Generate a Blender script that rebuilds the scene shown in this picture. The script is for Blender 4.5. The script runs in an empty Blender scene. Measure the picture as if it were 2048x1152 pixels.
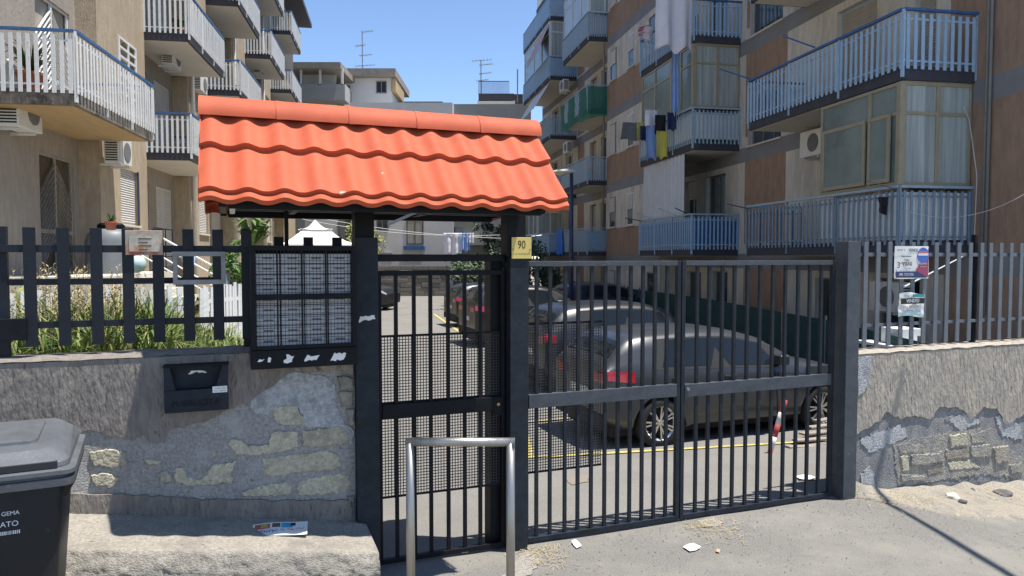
import bpy, bmesh, math, random
from mathutils import Vector, Matrix, noise
random.seed(7)
D = bpy.data
S = bpy.context.scene
COL = S.collection
rad = math.radians
# ---------------------------------------------------------------- camera
CH = 2.2; FPX = 1450.0; PITCH = rad(2.49)
cd = D.cameras.new('camera'); cam = D.objects.new('camera', cd); COL.objects.link(cam)
cd.sensor_width = 36.0; cd.lens = FPX / 2048 * 36.0; cd.clip_start = .05; cd.clip_end = 3000
cam.location = (0, 0, CH); cam.rotation_euler = (rad(90) - PITCH, 0, 0)
S.camera = cam
# ---------------------------------------------------------------- world, sun
LDIR = Vector((-.298, .050, -1.0)).normalized()          # direction the sunlight travels
sun_pos = -LDIR
elev = math.asin(sun_pos.z); azim = math.atan2(sun_pos.x, sun_pos.y)
wd = D.worlds.new('World'); S.world = wd; wd.use_nodes = True
wn = wd.node_tree.nodes; wl = wd.node_tree.links
sky = wn.new('ShaderNodeTexSky'); sky.sky_type = 'NISHITA'; sky.sun_disc = False
sky.sun_elevation = elev; sky.sun_rotation = azim; sky.air_density = .8; sky.dust_density = .0; sky.ozone_density = 3.2
bg = wn['Background']; wl.new(sky.outputs[0], bg.inputs[0]); bg.inputs[1].default_value = .14
ld = D.lights.new('sun', 'SUN'); ld.energy = 5.0; ld.angle = rad(.53); ld.color = (1, .955, .88)
lo = D.objects.new('sun', ld); COL.objects.link(lo); lo.location = (8, -6, 30)
lo.rotation_euler = LDIR.to_track_quat('-Z', 'Y').to_euler()
S.view_settings.view_transform = 'Standard'; S.view_settings.look = 'None'
S.view_settings.exposure = .66; S.view_settings.gamma = 1
S.render.engine = 'CYCLES'
# ---------------------------------------------------------------- pixel helpers (photo pixel -> place in the world)
def ray(u, v):
    a = (u - 1024) / FPX; b = (576 - v) / FPX
    return Vector((a, math.cos(PITCH) + b * math.sin(PITCH), -math.sin(PITCH) + b * math.cos(PITCH)))
def atz(u, v, z):
    r = ray(u, v); t = (z - CH) / r.z
    return Vector((0, 0, CH)) + r * t
def aty(u, v, y):
    r = ray(u, v); return Vector((0, 0, CH)) + r * (y / r.y)
class Frame:
    """vertical plane: origin, local x axis dx (unit, horizontal), local y = dx turned left"""
    def __init__(s, o, dx):
        l = math.hypot(*dx); s.o = Vector((o[0], o[1], 0)); s.dx = Vector((dx[0] / l, dx[1] / l, 0))
        s.dy = Vector((-s.dx.y, s.dx.x, 0)); s.rz = math.atan2(s.dx.y, s.dx.x)
    def P(s, x, y, z): return s.o + s.dx * x + s.dy * y + Vector((0, 0, z))
    def px(s, u, v, y=0.0):
        """(x, z) of the pixel on the plane at local offset y"""
        r = ray(u, v); n = s.dy; t = (n.dot(s.o) + y) / n.dot(r)
        q = Vector((0, 0, CH)) + r * t
        return (q - s.o).dot(s.dx), q.z
    def loc(s, p):
        q = p - s.o; return Vector((q.dot(s.dx), q.dot(s.dy), p.z))
W = Frame((-1.012, 4.985), (.932, .362))                # street wall: x along the wall, y into the yard
R = Frame((8.13, 12.87), (-.186, .9826))                # right building wall: x into depth, y towards the yard
L = Frame((-8.62, 11.755), (.164, -.9865))              # left building recessed wall: x towards the camera, y to the yard
# ---------------------------------------------------------------- mesh helpers
class MB:
    def __init__(s): s.v = []; s.f = []
    def add(s, vs, fs):
        o = len(s.v); s.v += [tuple(p) for p in vs]; s.f += [tuple(i + o for i in q) for q in fs]; return s
    def box(s, x0, x1, y0, y1, z0, z1):
        return s.add([(x0, y0, z0), (x1, y0, z0), (x1, y1, z0), (x0, y1, z0), (x0, y0, z1), (x1, y0, z1), (x1, y1, z1), (x0, y1, z1)],
                     [(0, 3, 2, 1), (4, 5, 6, 7), (0, 1, 5, 4), (1, 2, 6, 5), (2, 3, 7, 6), (3, 0, 4, 7)])
    def hexa(s, lo4, hi4):
        return s.add(list(lo4) + list(hi4), [(0, 3, 2, 1), (4, 5, 6, 7), (0, 1, 5, 4), (1, 2, 6, 5), (2, 3, 7, 6), (3, 0, 4, 7)])
    def bar(s, a, b, w, h=None, up=(0, 0, 1)):
        a = Vector(a); b = Vector(b); d = (b - a).normalized(); h = h or w
        r = d.cross(Vector(up))
        if r.length < 1e-4: r = d.cross(Vector((1, 0, 0)))
        r.normalize(); u = r.cross(d); r = r * w / 2; u = u * h / 2
        return s.hexa([a - r - u, a + r - u, a + r + u, a - r + u], [b - r - u, b + r - u, b + r + u, b - r + u])
    def tube(s, pts, r, n=8, cap=True):
        pts = [Vector(p) for p in pts]; rr = r if isinstance(r, (list, tuple)) else [r] * len(pts)
        o = len(s.v); ref = Vector((.3, .2, 1)).normalized()
        for i, p in enumerate(pts):
            d = (pts[min(i + 1, len(pts) - 1)] - pts[max(i - 1, 0)]).normalized()
            x = d.cross(ref)
            if x.length < .05: x = d.cross(Vector((1, 0, 0)))
            x.normalize(); y = d.cross(x)
            for k in range(n):
                a = 2 * math.pi * k / n; s.v.append(tuple(p + (x * math.cos(a) + y * math.sin(a)) * rr[i]))
        for i in range(len(pts) - 1):
            for k in range(n):
                a = o + i * n + k; b = o + i * n + (k + 1) % n; s.f.append((a, b, b + n, a + n))
        if cap:
            s.f.append(tuple(o + k for k in range(n))[::-1]); s.f.append(tuple(o + (len(pts) - 1) * n + k for k in range(n)))
        return s
    def lathe(s, prof, c=(0, 0, 0), n=20, axis='z', cap=True):
        o = len(s.v)
        for r, h in prof:
            for k in range(n):
                a = 2 * math.pi * k / n; x, y = r * math.cos(a), r * math.sin(a)
                s.v.append((c[0] + x, c[1] + y, c[2] + h) if axis == 'z' else (c[0] + x, c[1] + h, c[2] + y) if axis == 'y' else (c[0] + h, c[1] + x, c[2] + y))
        for i in range(len(prof) - 1):
            for k in range(n):
                a = o + i * n + k; b = o + i * n + (k + 1) % n; s.f.append((a, b, b + n, a + n))
        if cap:
            s.f.append(tuple(o + k for k in range(n))[::-1]); s.f.append(tuple(o + (len(prof) - 1) * n + k for k in range(n)))
        return s
    def grid(s, fn, nu, nv):
        o = len(s.v)
        for j in range(nv + 1):
            for i in range(nu + 1): s.v.append(tuple(fn(i / nu, j / nv)))
        for j in range(nv):
            for i in range(nu):
                a = o + j * (nu + 1) + i; s.f.append((a, a + 1, a + nu + 2, a + nu + 1))
        return s
    def slab(s, poly, y0, y1, inset=0.0, cz=None):
        """polygon in (x, z) extruded from y0 to y1; the y1 outline may be drawn in"""
        n = len(poly); o = len(s.v); cx = sum(p[0] for p in poly) / n; cy = sum(p[1] for p in poly) / n
        for x, z in poly: s.v.append((x, y0, z))
        for x, z in poly:
            d = math.hypot(x - cx, z - cy) or 1; k = 1 - inset / d
            s.v.append((cx + (x - cx) * k, y1, cy + (z - cy) * k))
        for i in range(n):
            j = (i + 1) % n; s.f.append((o + i, o + j, o + n + j, o + n + i))
        s.f.append(tuple(o + n + i for i in range(n))); s.f.append(tuple(o + i for i in range(n))[::-1]); return s
    def mesh(s, name, smooth=False, off=None):
        m = D.meshes.new(name)
        v = s.v if off is None else [(p[0] - off[0], p[1] - off[1], p[2] - off[2]) for p in s.v]
        m.from_pydata(v, [], s.f)
        bm = bmesh.new(); bm.from_mesh(m); bmesh.ops.recalc_face_normals(bm, faces=bm.faces)
        big = [f for f in bm.faces if len(f.verts) > 6]
        if big: bmesh.ops.triangulate(bm, faces=big)
        bm.to_mesh(m); bm.free()
        if smooth: m.polygons.foreach_set('use_smooth', [True] * len(m.polygons))
        m.update(); return m
    def build(s, name, mat, parent=None, smooth=False, bevel=0, off=None, kind=None, label=None, seg=2):
        m = s.mesh(name, smooth, off); return link(name, m, mat, parent, bevel, kind, label, seg)
def link(name, m, mat, parent=None, bevel=0, kind=None, label=None, seg=2, loc=None, rot=None):
    if mat is not None and not m.materials: m.materials.append(mat)
    o = D.objects.new(name, m); COL.objects.link(o); o.parent = parent
    if bevel:
        b = o.modifiers.new('bevel', 'BEVEL'); b.width = bevel; b.segments = seg; b.limit_method = 'ANGLE'; b.angle_limit = rad(35)
    if kind: o['kind'] = kind
    if label: o['label'] = label
    if loc is not None: o.location = loc
    if rot is not None: o.rotation_euler = rot
    return o
def empty(name, loc, rz=0.0, label=None, cat=None, group=None):
    o = D.objects.new(name, None); COL.objects.link(o); o.location = loc; o.rotation_euler = (0, 0, rz); o.empty_display_size = .2
    return tag(o, label, cat, group)
def tag(o, label=None, cat=None, group=None, kind=None):
    if label: o['label'] = label
    if cat: o['category'] = cat
    if group: o['group'] = group
    if kind: o['kind'] = kind
    return o
def place(o, fr, x=0, y=0, z=0):
    o.location = fr.P(x, y, z); o.rotation_euler = (0, 0, fr.rz); return o
def text(name, s, size, mat, parent, loc, rot, align='CENTER', depth=.0006, sx=1.0):
    c = D.curves.new('t', 'FONT'); c.body = s; c.size = size; c.align_x = align; c.align_y = 'CENTER'; c.extrude = depth; c.resolution_u = 3
    t = D.objects.new('t', c); COL.objects.link(t); bpy.context.view_layer.update()
    m = D.meshes.new_from_object(t); D.objects.remove(t); D.curves.remove(c)
    o = link(name, m, mat, parent, loc=loc, rot=rot); o.scale = (sx, 1, 1); return o
def jag(poly, step=.03, amp=.012, seed=0, close=True):
    rnd = random.Random(seed); out = []; n = len(poly)
    for i in range(n if close else n - 1):
        a = poly[i]; b = poly[(i + 1) % n]; d = math.hypot(b[0] - a[0], b[1] - a[1]); k = max(1, int(d / step))
        for j in range(k):
            t = j / k; q = amp if j else amp * .4
            out.append((a[0] + (b[0] - a[0]) * t + rnd.uniform(-q, q), a[1] + (b[1] - a[1]) * t + rnd.uniform(-q, q)))
    return out
# ---------------------------------------------------------------- materials
def nd(t, k, **kw):
    n = t.nodes.new(k)
    for a, b in kw.items(): setattr(n, a, b)
    return n
def pm(name, col, rough=.65, var=.18, scale=5., bump=.0, bscale=40., metal=0., stretch=(1, 1, 1), col2=None, spots=None, coat=0., rnd=0., detail=6, thr=None, spec=None, s2=None):
    """procedural surface: base colour broken up by noise, optional second colour in patches, fine relief"""
    m = D.materials.new(name); m.use_nodes = True; t = m.node_tree; b = t.nodes['Principled BSDF']
    tc = nd(t, 'ShaderNodeTexCoord'); mp = nd(t, 'ShaderNodeMapping'); mp.inputs['Scale'].default_value = stretch
    t.links.new(tc.outputs['Object'], mp.inputs[0])
    n1 = nd(t, 'ShaderNodeTexNoise'); n1.inputs['Scale'].default_value = scale; n1.inputs['Detail'].default_value = detail; n1.inputs['Roughness'].default_value = .65
    t.links.new(mp.outputs[0], n1.inputs[0])
    rp = nd(t, 'ShaderNodeValToRGB'); e = rp.color_ramp.elements
    c1 = [max(0, c * (1 - var)) for c in col]; c2_ = [min(1, c * (1 + var)) for c in col]
    e[0].position = .32; e[0].color = (*c1, 1); e[1].position = .68; e[1].color = (*c2_, 1)
    t.links.new(n1.outputs[0], rp.inputs[0]); out = rp.outputs[0]
    if col2:
        n2 = nd(t, 'ShaderNodeTexNoise'); n2.inputs['Scale'].default_value = s2 or scale * .37; n2.inputs['Detail'].default_value = 9; n2.inputs['Roughness'].default_value = .7
        t.links.new(mp.outputs[0], n2.inputs[0])
        r2 = nd(t, 'ShaderNodeValToRGB'); a, z = thr or (.52, .6); r2.color_ramp.elements[0].position = a; r2.color_ramp.elements[1].position = z
        t.links.new(n2.outputs[0], r2.inputs[0])
        mx = nd(t, 'ShaderNodeMix', data_type='RGBA'); t.links.new(r2.outputs[0], mx.inputs[0]); t.links.new(out, mx.inputs[6]); mx.inputs[7].default_value = (*col2, 1); out = mx.outputs[2]
    if spots:
        n3 = nd(t, 'ShaderNodeTexNoise'); n3.inputs['Scale'].default_value = spots[1]; n3.inputs['Detail'].default_value = 3
        t.links.new(mp.outputs[0], n3.inputs[0])
        r3 = nd(t, 'ShaderNodeValToRGB'); r3.color_ramp.elements[0].position = spots[2]; r3.color_ramp.elements[1].position = spots[2] + .05
        t.links.new(n3.outputs[0], r3.inputs[0])
        mx = nd(t, 'ShaderNodeMix', data_type='RGBA'); t.links.new(r3.outputs[0], mx.inputs[0]); t.links.new(out, mx.inputs[6]); mx.inputs[7].default_value = (*spots[0], 1); out = mx.outputs[2]
    if rnd:
        oi = nd(t, 'ShaderNodeObjectInfo'); mr = nd(t, 'ShaderNodeMapRange'); mr.inputs[3].default_value = 1 - rnd; mr.inputs[4].default_value = 1 + rnd
        t.links.new(oi.outputs['Random'], mr.inputs[0]); hs = nd(t, 'ShaderNodeHueSaturation'); t.links.new(mr.outputs[0], hs.inputs['Value']); t.links.new(out, hs.inputs['Color']); out = hs.outputs[0]
    t.links.new(out, b.inputs['Base Color']); b.inputs['Roughness'].default_value = rough; b.inputs['Metallic'].default_value = metal
    if coat: b.inputs['Coat Weight'].default_value = coat; b.inputs['Coat Roughness'].default_value = .06
    if spec is not None: b.inputs['Specular IOR Level'].default_value = spec
    if bump:
        n4 = nd(t, 'ShaderNodeTexNoise'); n4.inputs['Scale'].default_value = bscale; n4.inputs['Detail'].default_value = 6
        t.links.new(mp.outputs[0], n4.inputs[0])
        bp = nd(t, 'ShaderNodeBump'); bp.inputs['Strength'].default_value = min(1, bump); bp.inputs['Distance'].default_value = .012 * max(1, bump)
        t.links.new(n4.outputs[0], bp.inputs['Height']); t.links.new(bp.outputs[0], b.inputs['Normal'])
    return m
def glass(name, tint=(.05, .065, .07), rough=.06, trans=0.0, alpha=1.0):
    m = D.materials.new(name); m.use_nodes = True; b = m.node_tree.nodes['Principled BSDF']
    b.inputs['Base Color'].default_value = (*tint, 1); b.inputs['Roughness'].default_value = rough; b.inputs['Specular IOR Level'].default_value = .7
    b.inputs['Transmission Weight'].default_value = trans; b.inputs['Alpha'].default_value = alpha
    return m
M = {}
M['asphalt'] = pm('asphalt', (.185, .176, .159), .93, .32, 75, .8, 150, col2=(.245, .228, .196), s2=.9, thr=(.46, .62), spots=((.13, .12, .11), 38, .69))
M['yard'] = pm('yard_asphalt', (.205, .195, .178), .93, .24, 70, .6, 140, col2=(.165, .157, .145), s2=.6, thr=(.45, .7), spots=((.30, .285, .26), 45, .69))
M['dust'] = pm('sandy_dust', (.30, .265, .21), .95, .32, 60, .9, 110, col2=(.24, .22, .19), s2=3)
M['concrete'] = pm('ledge_concrete', (.30, .272, .228), .95, .3, 55, .8, 110, col2=(.21, .19, .165), s2=4, thr=(.48, .66), spots=((.09, .08, .07), 17, .70))
M['plaster'] = pm('wall_plaster', (.205, .18, .158), .95, .22, 26, 1.6, 42, stretch=(1, 1, .30), spots=((.12, .105, .09), 46, .645), col2=(.25, .22, .185))
M['mortar'] = pm('old_mortar', (.325, .312, .295), .95, .34, 48, 1.3, 90, col2=(.42, .415, .40), s2=5, thr=(.5, .68), spots=((.18, .18, .185), 14, .67))
M['mortar2'] = pm('dark_mortar', (.215, .212, .212), .95, .34, 48, 1.3, 90, col2=(.33, .32, .305), s2=5, thr=(.48, .64), spots=((.11, .108, .105), 14, .65))
M['whitish'] = pm('lime_render', (.40, .40, .40), .95, .3, 40, 1.2, 80, col2=(.27, .272, .28), s2=7)
M['tuff'] = pm('tuff_stone', (.47, .425, .315), .95, .26, 40, 1.4, 60, col2=(.35, .315, .245), s2=9, rnd=.14, spots=((.22, .195, .155), 44, .68))
M['rubble'] = pm('rubble_stone', (.27, .235, .19), .95, .25, 14, 1.0, 50, rnd=.2)
M['black'] = pm('black_paint', (.007, .008, .0105), .55, .3, 9, .12, 60, spots=((.035, .028, .026), 34, .71), spec=.18)
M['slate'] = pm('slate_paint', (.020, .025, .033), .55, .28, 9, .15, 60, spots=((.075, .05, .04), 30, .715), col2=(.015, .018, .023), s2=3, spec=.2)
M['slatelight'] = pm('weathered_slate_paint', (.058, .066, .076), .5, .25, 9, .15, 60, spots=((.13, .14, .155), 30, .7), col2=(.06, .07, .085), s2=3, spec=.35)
M['navyblack'] = pm('navy_black_paint', (.010, .013, .020), .5, .3, 9, .15, 60, spots=((.05, .05, .055), 40, .71), spec=.3)
M['slategrey'] = pm('grey_fence_paint', (.115, .128, .145), .5, .2, 6, .15, 50)
M['steel'] = pm('brushed_steel', (.42, .40, .37), .46, .16, 14, .15, 90, metal=1., stretch=(1, 1, .1))
M['rooftile'] = pm('orange_roof_sheet', (.48, .100, .045), .68, .10, 6, .05, 90, spots=((.68, .42, .33), 9, .74), spec=.25, col2=(.40, .085, .042), s2=1.6, thr=(.5, .75))
M['wire'] = pm('mesh_wire', (.03, .03, .032), .6, .1)
M['white'] = pm('white_paint', (.72, .72, .70), .55, .08, 6, rnd=.03, spots=((.5, .46, .4), 25, .68))
M['whiteplastic'] = pm('white_plastic', (.66, .66, .64), .5, .08, 5)
M['grey_box'] = pm('letterbox_grey', (.56, .56, .575), .45, .06, 5, rnd=.05)
M['dark'] = pm('dark_inside', (.02, .02, .022), .8, .2)
M['bluerail'] = pm('blue_rail', (.045, .125, .30), .5, .2, 8)
M['lightblue'] = pm('light_blue_paint', (.34, .49, .64), .5, .1, 6, rnd=.06)
M['steelblue'] = pm('steel_blue_paint', (.19, .265, .34), .5, .1, 6, rnd=.06)
M['greyblue'] = pm('grey_blue_paint', (.34, .44, .51), .5, .1, 6, rnd=.05)
M['tan'] = pm('tan_render', (.42, .335, .235), .95, .15, 9, .9, 42, stretch=(1, 1, .3), col2=(.34, .27, .19), s2=1.1, thr=(.5, .7))
M['tan_shaded'] = pm('shaded_tan_render', (.34, .298, .25), .95, .15, 9, .9, 42, stretch=(1, 1, .3), col2=(.28, .245, .205), s2=1.1, thr=(.5, .7))  # greyer, darker copy of the tan render; shade of the recesses is in the colour
M['cream'] = pm('cream_render', (.60, .55, .47), .95, .16, 7, .9, 36, stretch=(1, 1, .2), col2=(.39, .36, .315), s2=1.3, thr=(.5, .68))
M['brown'] = pm('brown_render', (.33, .215, .145), .95, .16, 8, .8, 36, stretch=(1, 1, .25), col2=(.27, .185, .135))
M['band'] = pm('grey_band', (.225, .22, .22), .9, .1, 2, .3, 40)
M['tan_shaded2'] = pm('brown_grey_render', (.235, .19, .16), .95, .1, 1.6, .8, 36, stretch=(1, 1, .25), col2=(.21, .17, .145))
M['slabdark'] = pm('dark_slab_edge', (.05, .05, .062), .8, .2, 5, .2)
M['slabold'] = pm('weathered_slab_edge', (.20, .175, .145), .95, .35, 7, .8, 40, col2=(.09, .08, .07))
M['soffit'] = pm('white_soffit', (.62, .58, .50), .9, .06, 2, .1)
M['soffittan'] = pm('tan_soffit', (.42, .30, .155), .9, .1, 2, .2, stretch=(1, 5, 1))
M['olive'] = pm('olive_alu_frame', (.335, .285, .19), .45, .1, 5)
M['whiteframe'] = pm('white_window_frame', (.70, .70, .68), .5, .06, 5)
M['shutter'] = pm('pale_shutter', (.60, .585, .55), .6, .06, 5)
M['shutterbeige'] = pm('beige_shutter', (.40, .35, .285), .6, .08, 5)
M['navy'] = pm('navy_frame', (.03, .04, .085), .5, .2, 5)
M['glass'] = glass('window_glass', (.05, .065, .07), .05)
M['frosted_reflection'] = pm('frosted_glass_reflection', (.15, .20, .185), .16, .3, .9, col2=(.24, .29, .275), s2=.5, thr=(.4, .7), spec=.6)  # broad paler clouds in the colour imitate a cloudy reflection on the panes
M['curtainglass'] = pm('curtained_glass', (.37, .41, .39), .15, .3, 9, stretch=(1, 1, .04), spec=.6)
M['acwhite'] = pm('ac_casing', (.70, .69, .65), .5, .06, 5, spots=((.5, .45, .38), 8, .7))
M['greennet'] = pm('green_net', (.016, .15, .095), .7, .25, 12, .4)
M['greenscreen'] = pm('dark_green_screen', (.010, .050, .042), .8, .25, 6, .2)
M['canvaspink'] = pm('pink_striped_canvas', (.62, .40, .38), .8, .1, 4)
M['canvaswhite'] = pm('white_canvas', (.80, .78, .74), .8, .06, 4)
M['corrugated'] = pm('pale_corrugated_sheet', (.55, .56, .58), .6, .06, 4)
M['terracotta'] = pm('terracotta', (.42, .13, .07), .8, .15, 6, .2)
M['leaf'] = pm('leaf_green', (.085, .15, .03), .6, .4, 3, rnd=.15, col2=(.12, .15, .05))
M['leafdark'] = pm('leaf_dark', (.035, .065, .022), .6, .4, 3)
M['leafyellow'] = pm('leaf_yellow_green', (.20, .215, .06), .6, .35, 3)
M['straw'] = pm('dry_straw', (.40, .31, .16), .8, .25, 8)
M['wood'] = pm('weathered_wood', (.27, .235, .195), .9, .3, 9, .6, stretch=(1, 1, .15))
M['bark'] = pm('bark', (.10, .075, .05), .9, .3, 9, .6)
M['tank'] = pm('grey_tank', (.15, .165, .18), .5, .1, 4)
M['tyre'] = pm('tyre_rubber', (.018, .018, .019), .8, .2, 20)
M['alloy'] = pm('alloy_rim', (.58, .57, .55), .35, .08, 8, metal=.9)
M['redlamp'] = pm('red_lamp', (.42, .012, .02), .15, .2, 10, coat=.8)
M['clearlamp'] = pm('clear_lamp', (.55, .56, .57), .15, .15, 15, coat=.8)
M['carglass'] = glass('car_glass', (.012, .016, .02), .03); M['carglass'].node_tree.nodes['Principled BSDF'].inputs['Specular IOR Level'].default_value = .4
M['plate'] = pm('number_plate', (.6, .6, .58), .5, .08, 5)
M['yellowline'] = pm('yellow_road_paint', (.52, .42, .12), .85, .2, 12, .2, spots=((.22, .2, .17), 20, .6))
M['paper'] = pm('paper', (.75, .74, .70), .8, .06, 8)
M['ink'] = pm('black_ink', (.015, .015, .015), .7, .1)
M['yellowplate'] = pm('yellow_plate', (.66, .52, .16), .45, .06, 4)
M['rust'] = pm('rusty_plaque', (.38, .33, .27), .6, .2, 9, .2, col2=(.30, .09, .05), thr=(.46, .6))
M['zinc'] = pm('zinc_frame', (.24, .24, .24), .5, .2, 9, metal=.4)
M['bin'] = pm('bin_plastic', (.013, .0142, .016), .5, .2, 5, .12, 80, spots=((.04, .04, .043), 24, .69), spec=.3)
M['binlid'] = pm('bin_lid_plastic', (.10, .106, .114), .42, .2, 6, .12, 80, spots=((.15, .15, .155), 20, .67), spec=.4)
M['label_white'] = pm('print_white', (.62, .66, .68), .6, .05)
M['cloth_white'] = pm('white_cloth', (.74, .72, .76), .85, .05, 3)
M['cloth_blue'] = pm('blue_cloth', (.06, .19, .60), .85, .1, 3)
M['cloth_lblue'] = pm('pale_blue_cloth', (.25, .38, .70), .85, .1, 3)
M['cloth_yellow'] = pm('yellow_cloth', (.60, .52, .10), .85, .1, 3)
M['cloth_grey'] = pm('grey_cloth', (.16, .16, .17), .85, .1, 3)
M['cloth_black'] = pm('black_cloth', (.015, .014, .016), .9, .1, 3)
M['cloth_red'] = pm('red_white_cloth', (.70, .62, .60), .85, .05, 6, col2=(.55, .08, .10), stretch=(1, 1, 3))
M['cloth_navy'] = pm('navy_cloth', (.02, .03, .09), .85, .1, 3)
M['rock_dark'] = pm('dark_rock', (.10, .095, .09), .9, .3, 12, .6)
M['rock_white'] = pm('white_rock', (.55, .52, .46), .9, .15, 12, .6)
M['redpaint'] = pm('red_bollard_paint', (.40, .055, .06), .6, .15, 9, spots=((.6, .5, .48), 18, .66))
M['farwhite'] = pm('far_white_render', (.62, .61, .59), .95, .06, 1, .2)
M['fargrey'] = pm('far_grey_render', (.30, .30, .29), .95, .08, 1, .2)
M['farroof'] = pm('far_roof_edge', (.24, .21, .175), .95, .15, 3, .2)
M['brick'] = pm('grey_brick', (.20, .185, .165), .95, .2, 6, .6, 12, stretch=(1, 1, 4))
M['cordwhite'] = pm('pale_cable', (.55, .54, .52), .6, .05)
M['pipe'] = pm('grey_pipe', (.20, .205, .21), .5, .1)
def marks(par, x0, x1, z, h, y, seed, mat=None, flat=False):
    """small print too worn to read: uneven strokes"""
    rn = random.Random(seed); b = MB(); x = x0
    while x < x1:
        w = h * rn.uniform(.25, .6); k = h * rn.uniform(.6, 1.) / 2
        if rn.random() > .14:
            for (a, c, e, f) in ((x, x + w * .28, -k, k), (x + w * .28, x + w, rn.choice((-k, -.1 * k, k * .6)), None)):
                f = f if f is not None else e + h * .2
                if flat: b.box(a, c, z + e, z + f, y, y + .0004)
                else: b.box(a, c, y - .0004, y, z + e, z + f)
        x += w + h * .16
    b.build('worn_lettering', mat or M['ink'], par, kind='stuff')
# ================================================================ GROUND
def gz(p):
    """street / yard height"""
    q = W.loc(Vector((p[0], p[1], 0))); s, y = q.x, q.y
    zs = -.1 * s if s < 0 else (0 if s < 4.4 else -.1 * (s - 4.4))
    if s < 0: zs = min(zs, .35)
    zs = max(zs, -.5)
    t = min(1, max(0, y / 3.5)); k = min(1, max(0, (y + .1) / .4))
    return (zs * (1 - k)) + (-.2 * t * t * (3 - 2 * t)) * k
def sheet(name, x0, x1, y0, y1, nx, ny, fn, mat, z=0., rough=.0):
    b = MB()
    def f(a, c):
        x = x0 + (x1 - x0) * a; y = y0 + (y1 - y0) * c; p = W.P(x, y, 0)
        return (p.x, p.y, fn(p) + z + rough * noise.noise(Vector((p.x * 2.2, p.y * 2.2, 0))))
    b.grid(f, nx, ny); o = b.build(name, mat, smooth=True, kind='structure'); return o
sheet('street', -14, 22, -26, .02, 180, 130, gz, M['asphalt'], rough=.008)
sheet('yard', -7, 16, .02, 52, 115, 200, gz, M['yard'], rough=.006)
b = MB(); b.add([(-900, -900, -.6), (900, -900, -.6), (900, 900, -.6), (-900, 900, -.6)], [(0, 1, 2, 3)]); b.build('ground', M['dust'], kind='structure')
# dusty verge at the foot of the right wall
b = MB()
def fverge(a, c):
    s = 4.40 + 4.6 * a; w = min(1, a * 7 + .12) * (.5 + .9 * a + .30 * noise.noise(Vector((s * 2.3, 0, 4))) + .16 * noise.noise(Vector((s * 9, 0, 7)))); y = -.015 - max(.05, w) * (1 - c); p = W.P(s, y, 0)
    h = .05 * c * c * (1 + .8 * noise.noise(Vector((s * 5, y * 5, 1)))) + .09 * max(0, 1 - a * 12) * c * min(1, a * 60 + .2)
    return (p.x, p.y, gz(p) + h + .012 * (c > 0) - .012 * (c == 0))
b.grid(fverge, 150, 12); b.build('verge', M['dust'], smooth=True, kind='structure')
# parking lines in the yard
def line(u0, v0, u1, v1, w, name='parking_line', mat='yellowline'):
    a = atz(u0, v0, -.19); c = atz(u1, v1, -.19); d = (c - a).normalized(); n = Vector((-d.y, d.x, 0)) * w / 2; b = MB(); N = 24
    pts = []
    for i in range(N + 1):
        p = a.lerp(c, i / N)
        for sg in (-1, 1):
            q = p + n * sg; pts.append((q.x, q.y, gz(q) + .012))
    b.add(pts, [(2 * i, 2 * i + 1, 2 * i + 3, 2 * i + 2) for i in range(N)]); b.build(name, M[mat], kind='structure')
line(1060, 918, 1660, 893, .09); line(1050, 845, 1160, 835, .08); line(1062, 920, 1045, 840, .08); line(868, 628, 925, 668, .1)
def blotch(pts, mat, name='asphalt_patch', seed=0, h=.006):
    q = [atz(u, v, 0) for u, v in pts]; q = [atz(u, v, gz(p)) for (u, v), p in zip(pts, q)]; pl_ = jag([(p.x, p.y) for p in q], .03, .014, seed); n = len(pl_)
    MB().add([(x, y, gz((x, y)) + h) for x, y in pl_], [tuple(range(n))]).build(name, M[mat], kind='structure')
M['terracotta_stain'] = pm('rust_stain', (.225, .19, .155), .95, .25, 60, .3, 120)
M['palepatch'] = pm('pale_worn_patch', (.265, .25, .225), .95, .25, 60, .5, 120); M['darkpatch'] = pm('dark_asphalt_patch', (.172, .162, .145), .95, .25, 70, .5, 120)
blotch([(1395, 1042), (1425, 1037), (1448, 1046), (1440, 1054), (1405, 1055)], 'palepatch', seed=1); 
blotch([(1040, 1110), (1075, 1098), (1082, 1120), (1060, 1152), (1030, 1160), (1000, 1160)], 'palepatch', seed=6); blotch([(1130, 955), (1180, 945), (1176, 962), (1145, 968)], 'terracotta_stain', seed=8)
# ================================================================ LEFT BOUNDARY WALL
lw = empty('boundary_wall', W.P(0, 0, .2), W.rz, 'grey plastered boundary wall with fallen render and bare tuff blocks beside the gate', 'wall')
OFF = (0, 0, .2)
def wp(pts, y=0.): return [W.px(u, v, y) for u, v in pts]
b = MB()
def fw(a, c):
    s = -7 + 6.93 * a; return (s, .0 + .006 * noise.noise(Vector((s * 4, c * 6, 0))), .0 + 1.575 * c)
b.grid(fw, 140, 30)
b.box(-7, -.07, .015, .30, .0, 1.57)
b.build('mortar_face', M['mortar'], lw, smooth=False, off=OFF)
b = MB(); b.grid(lambda a, c: (-7 + 6.93 * a, -.02 + .34 * c, 1.578 + .012 * noise.noise(Vector((a * 40, c * 3, 2))) + .02 * math.sin(c * 3.1)), 160, 6)
b.build('coping', M['plaster'], lw, smooth=True, off=OFF)
edge = [(0, 905), (120, 880), (180, 858), (215, 872), (262, 880), (290, 868), (300, 885), (330, 884), (336, 862), (380, 850), (420, 838), (470, 815), (515, 790), (545, 775), (560, 757), (572, 747), (590, 740)]
e2 = wp(edge, -.012)
poly = [(-7, 1.0)] + [(-3.2, .98)] + jag(e2, .035, .012, 3, close=False) + [e2[-1], (-.55, 1.572), (-7, 1.572)]
b = MB(); b.slab(poly, .004, -.014, .0)
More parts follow.
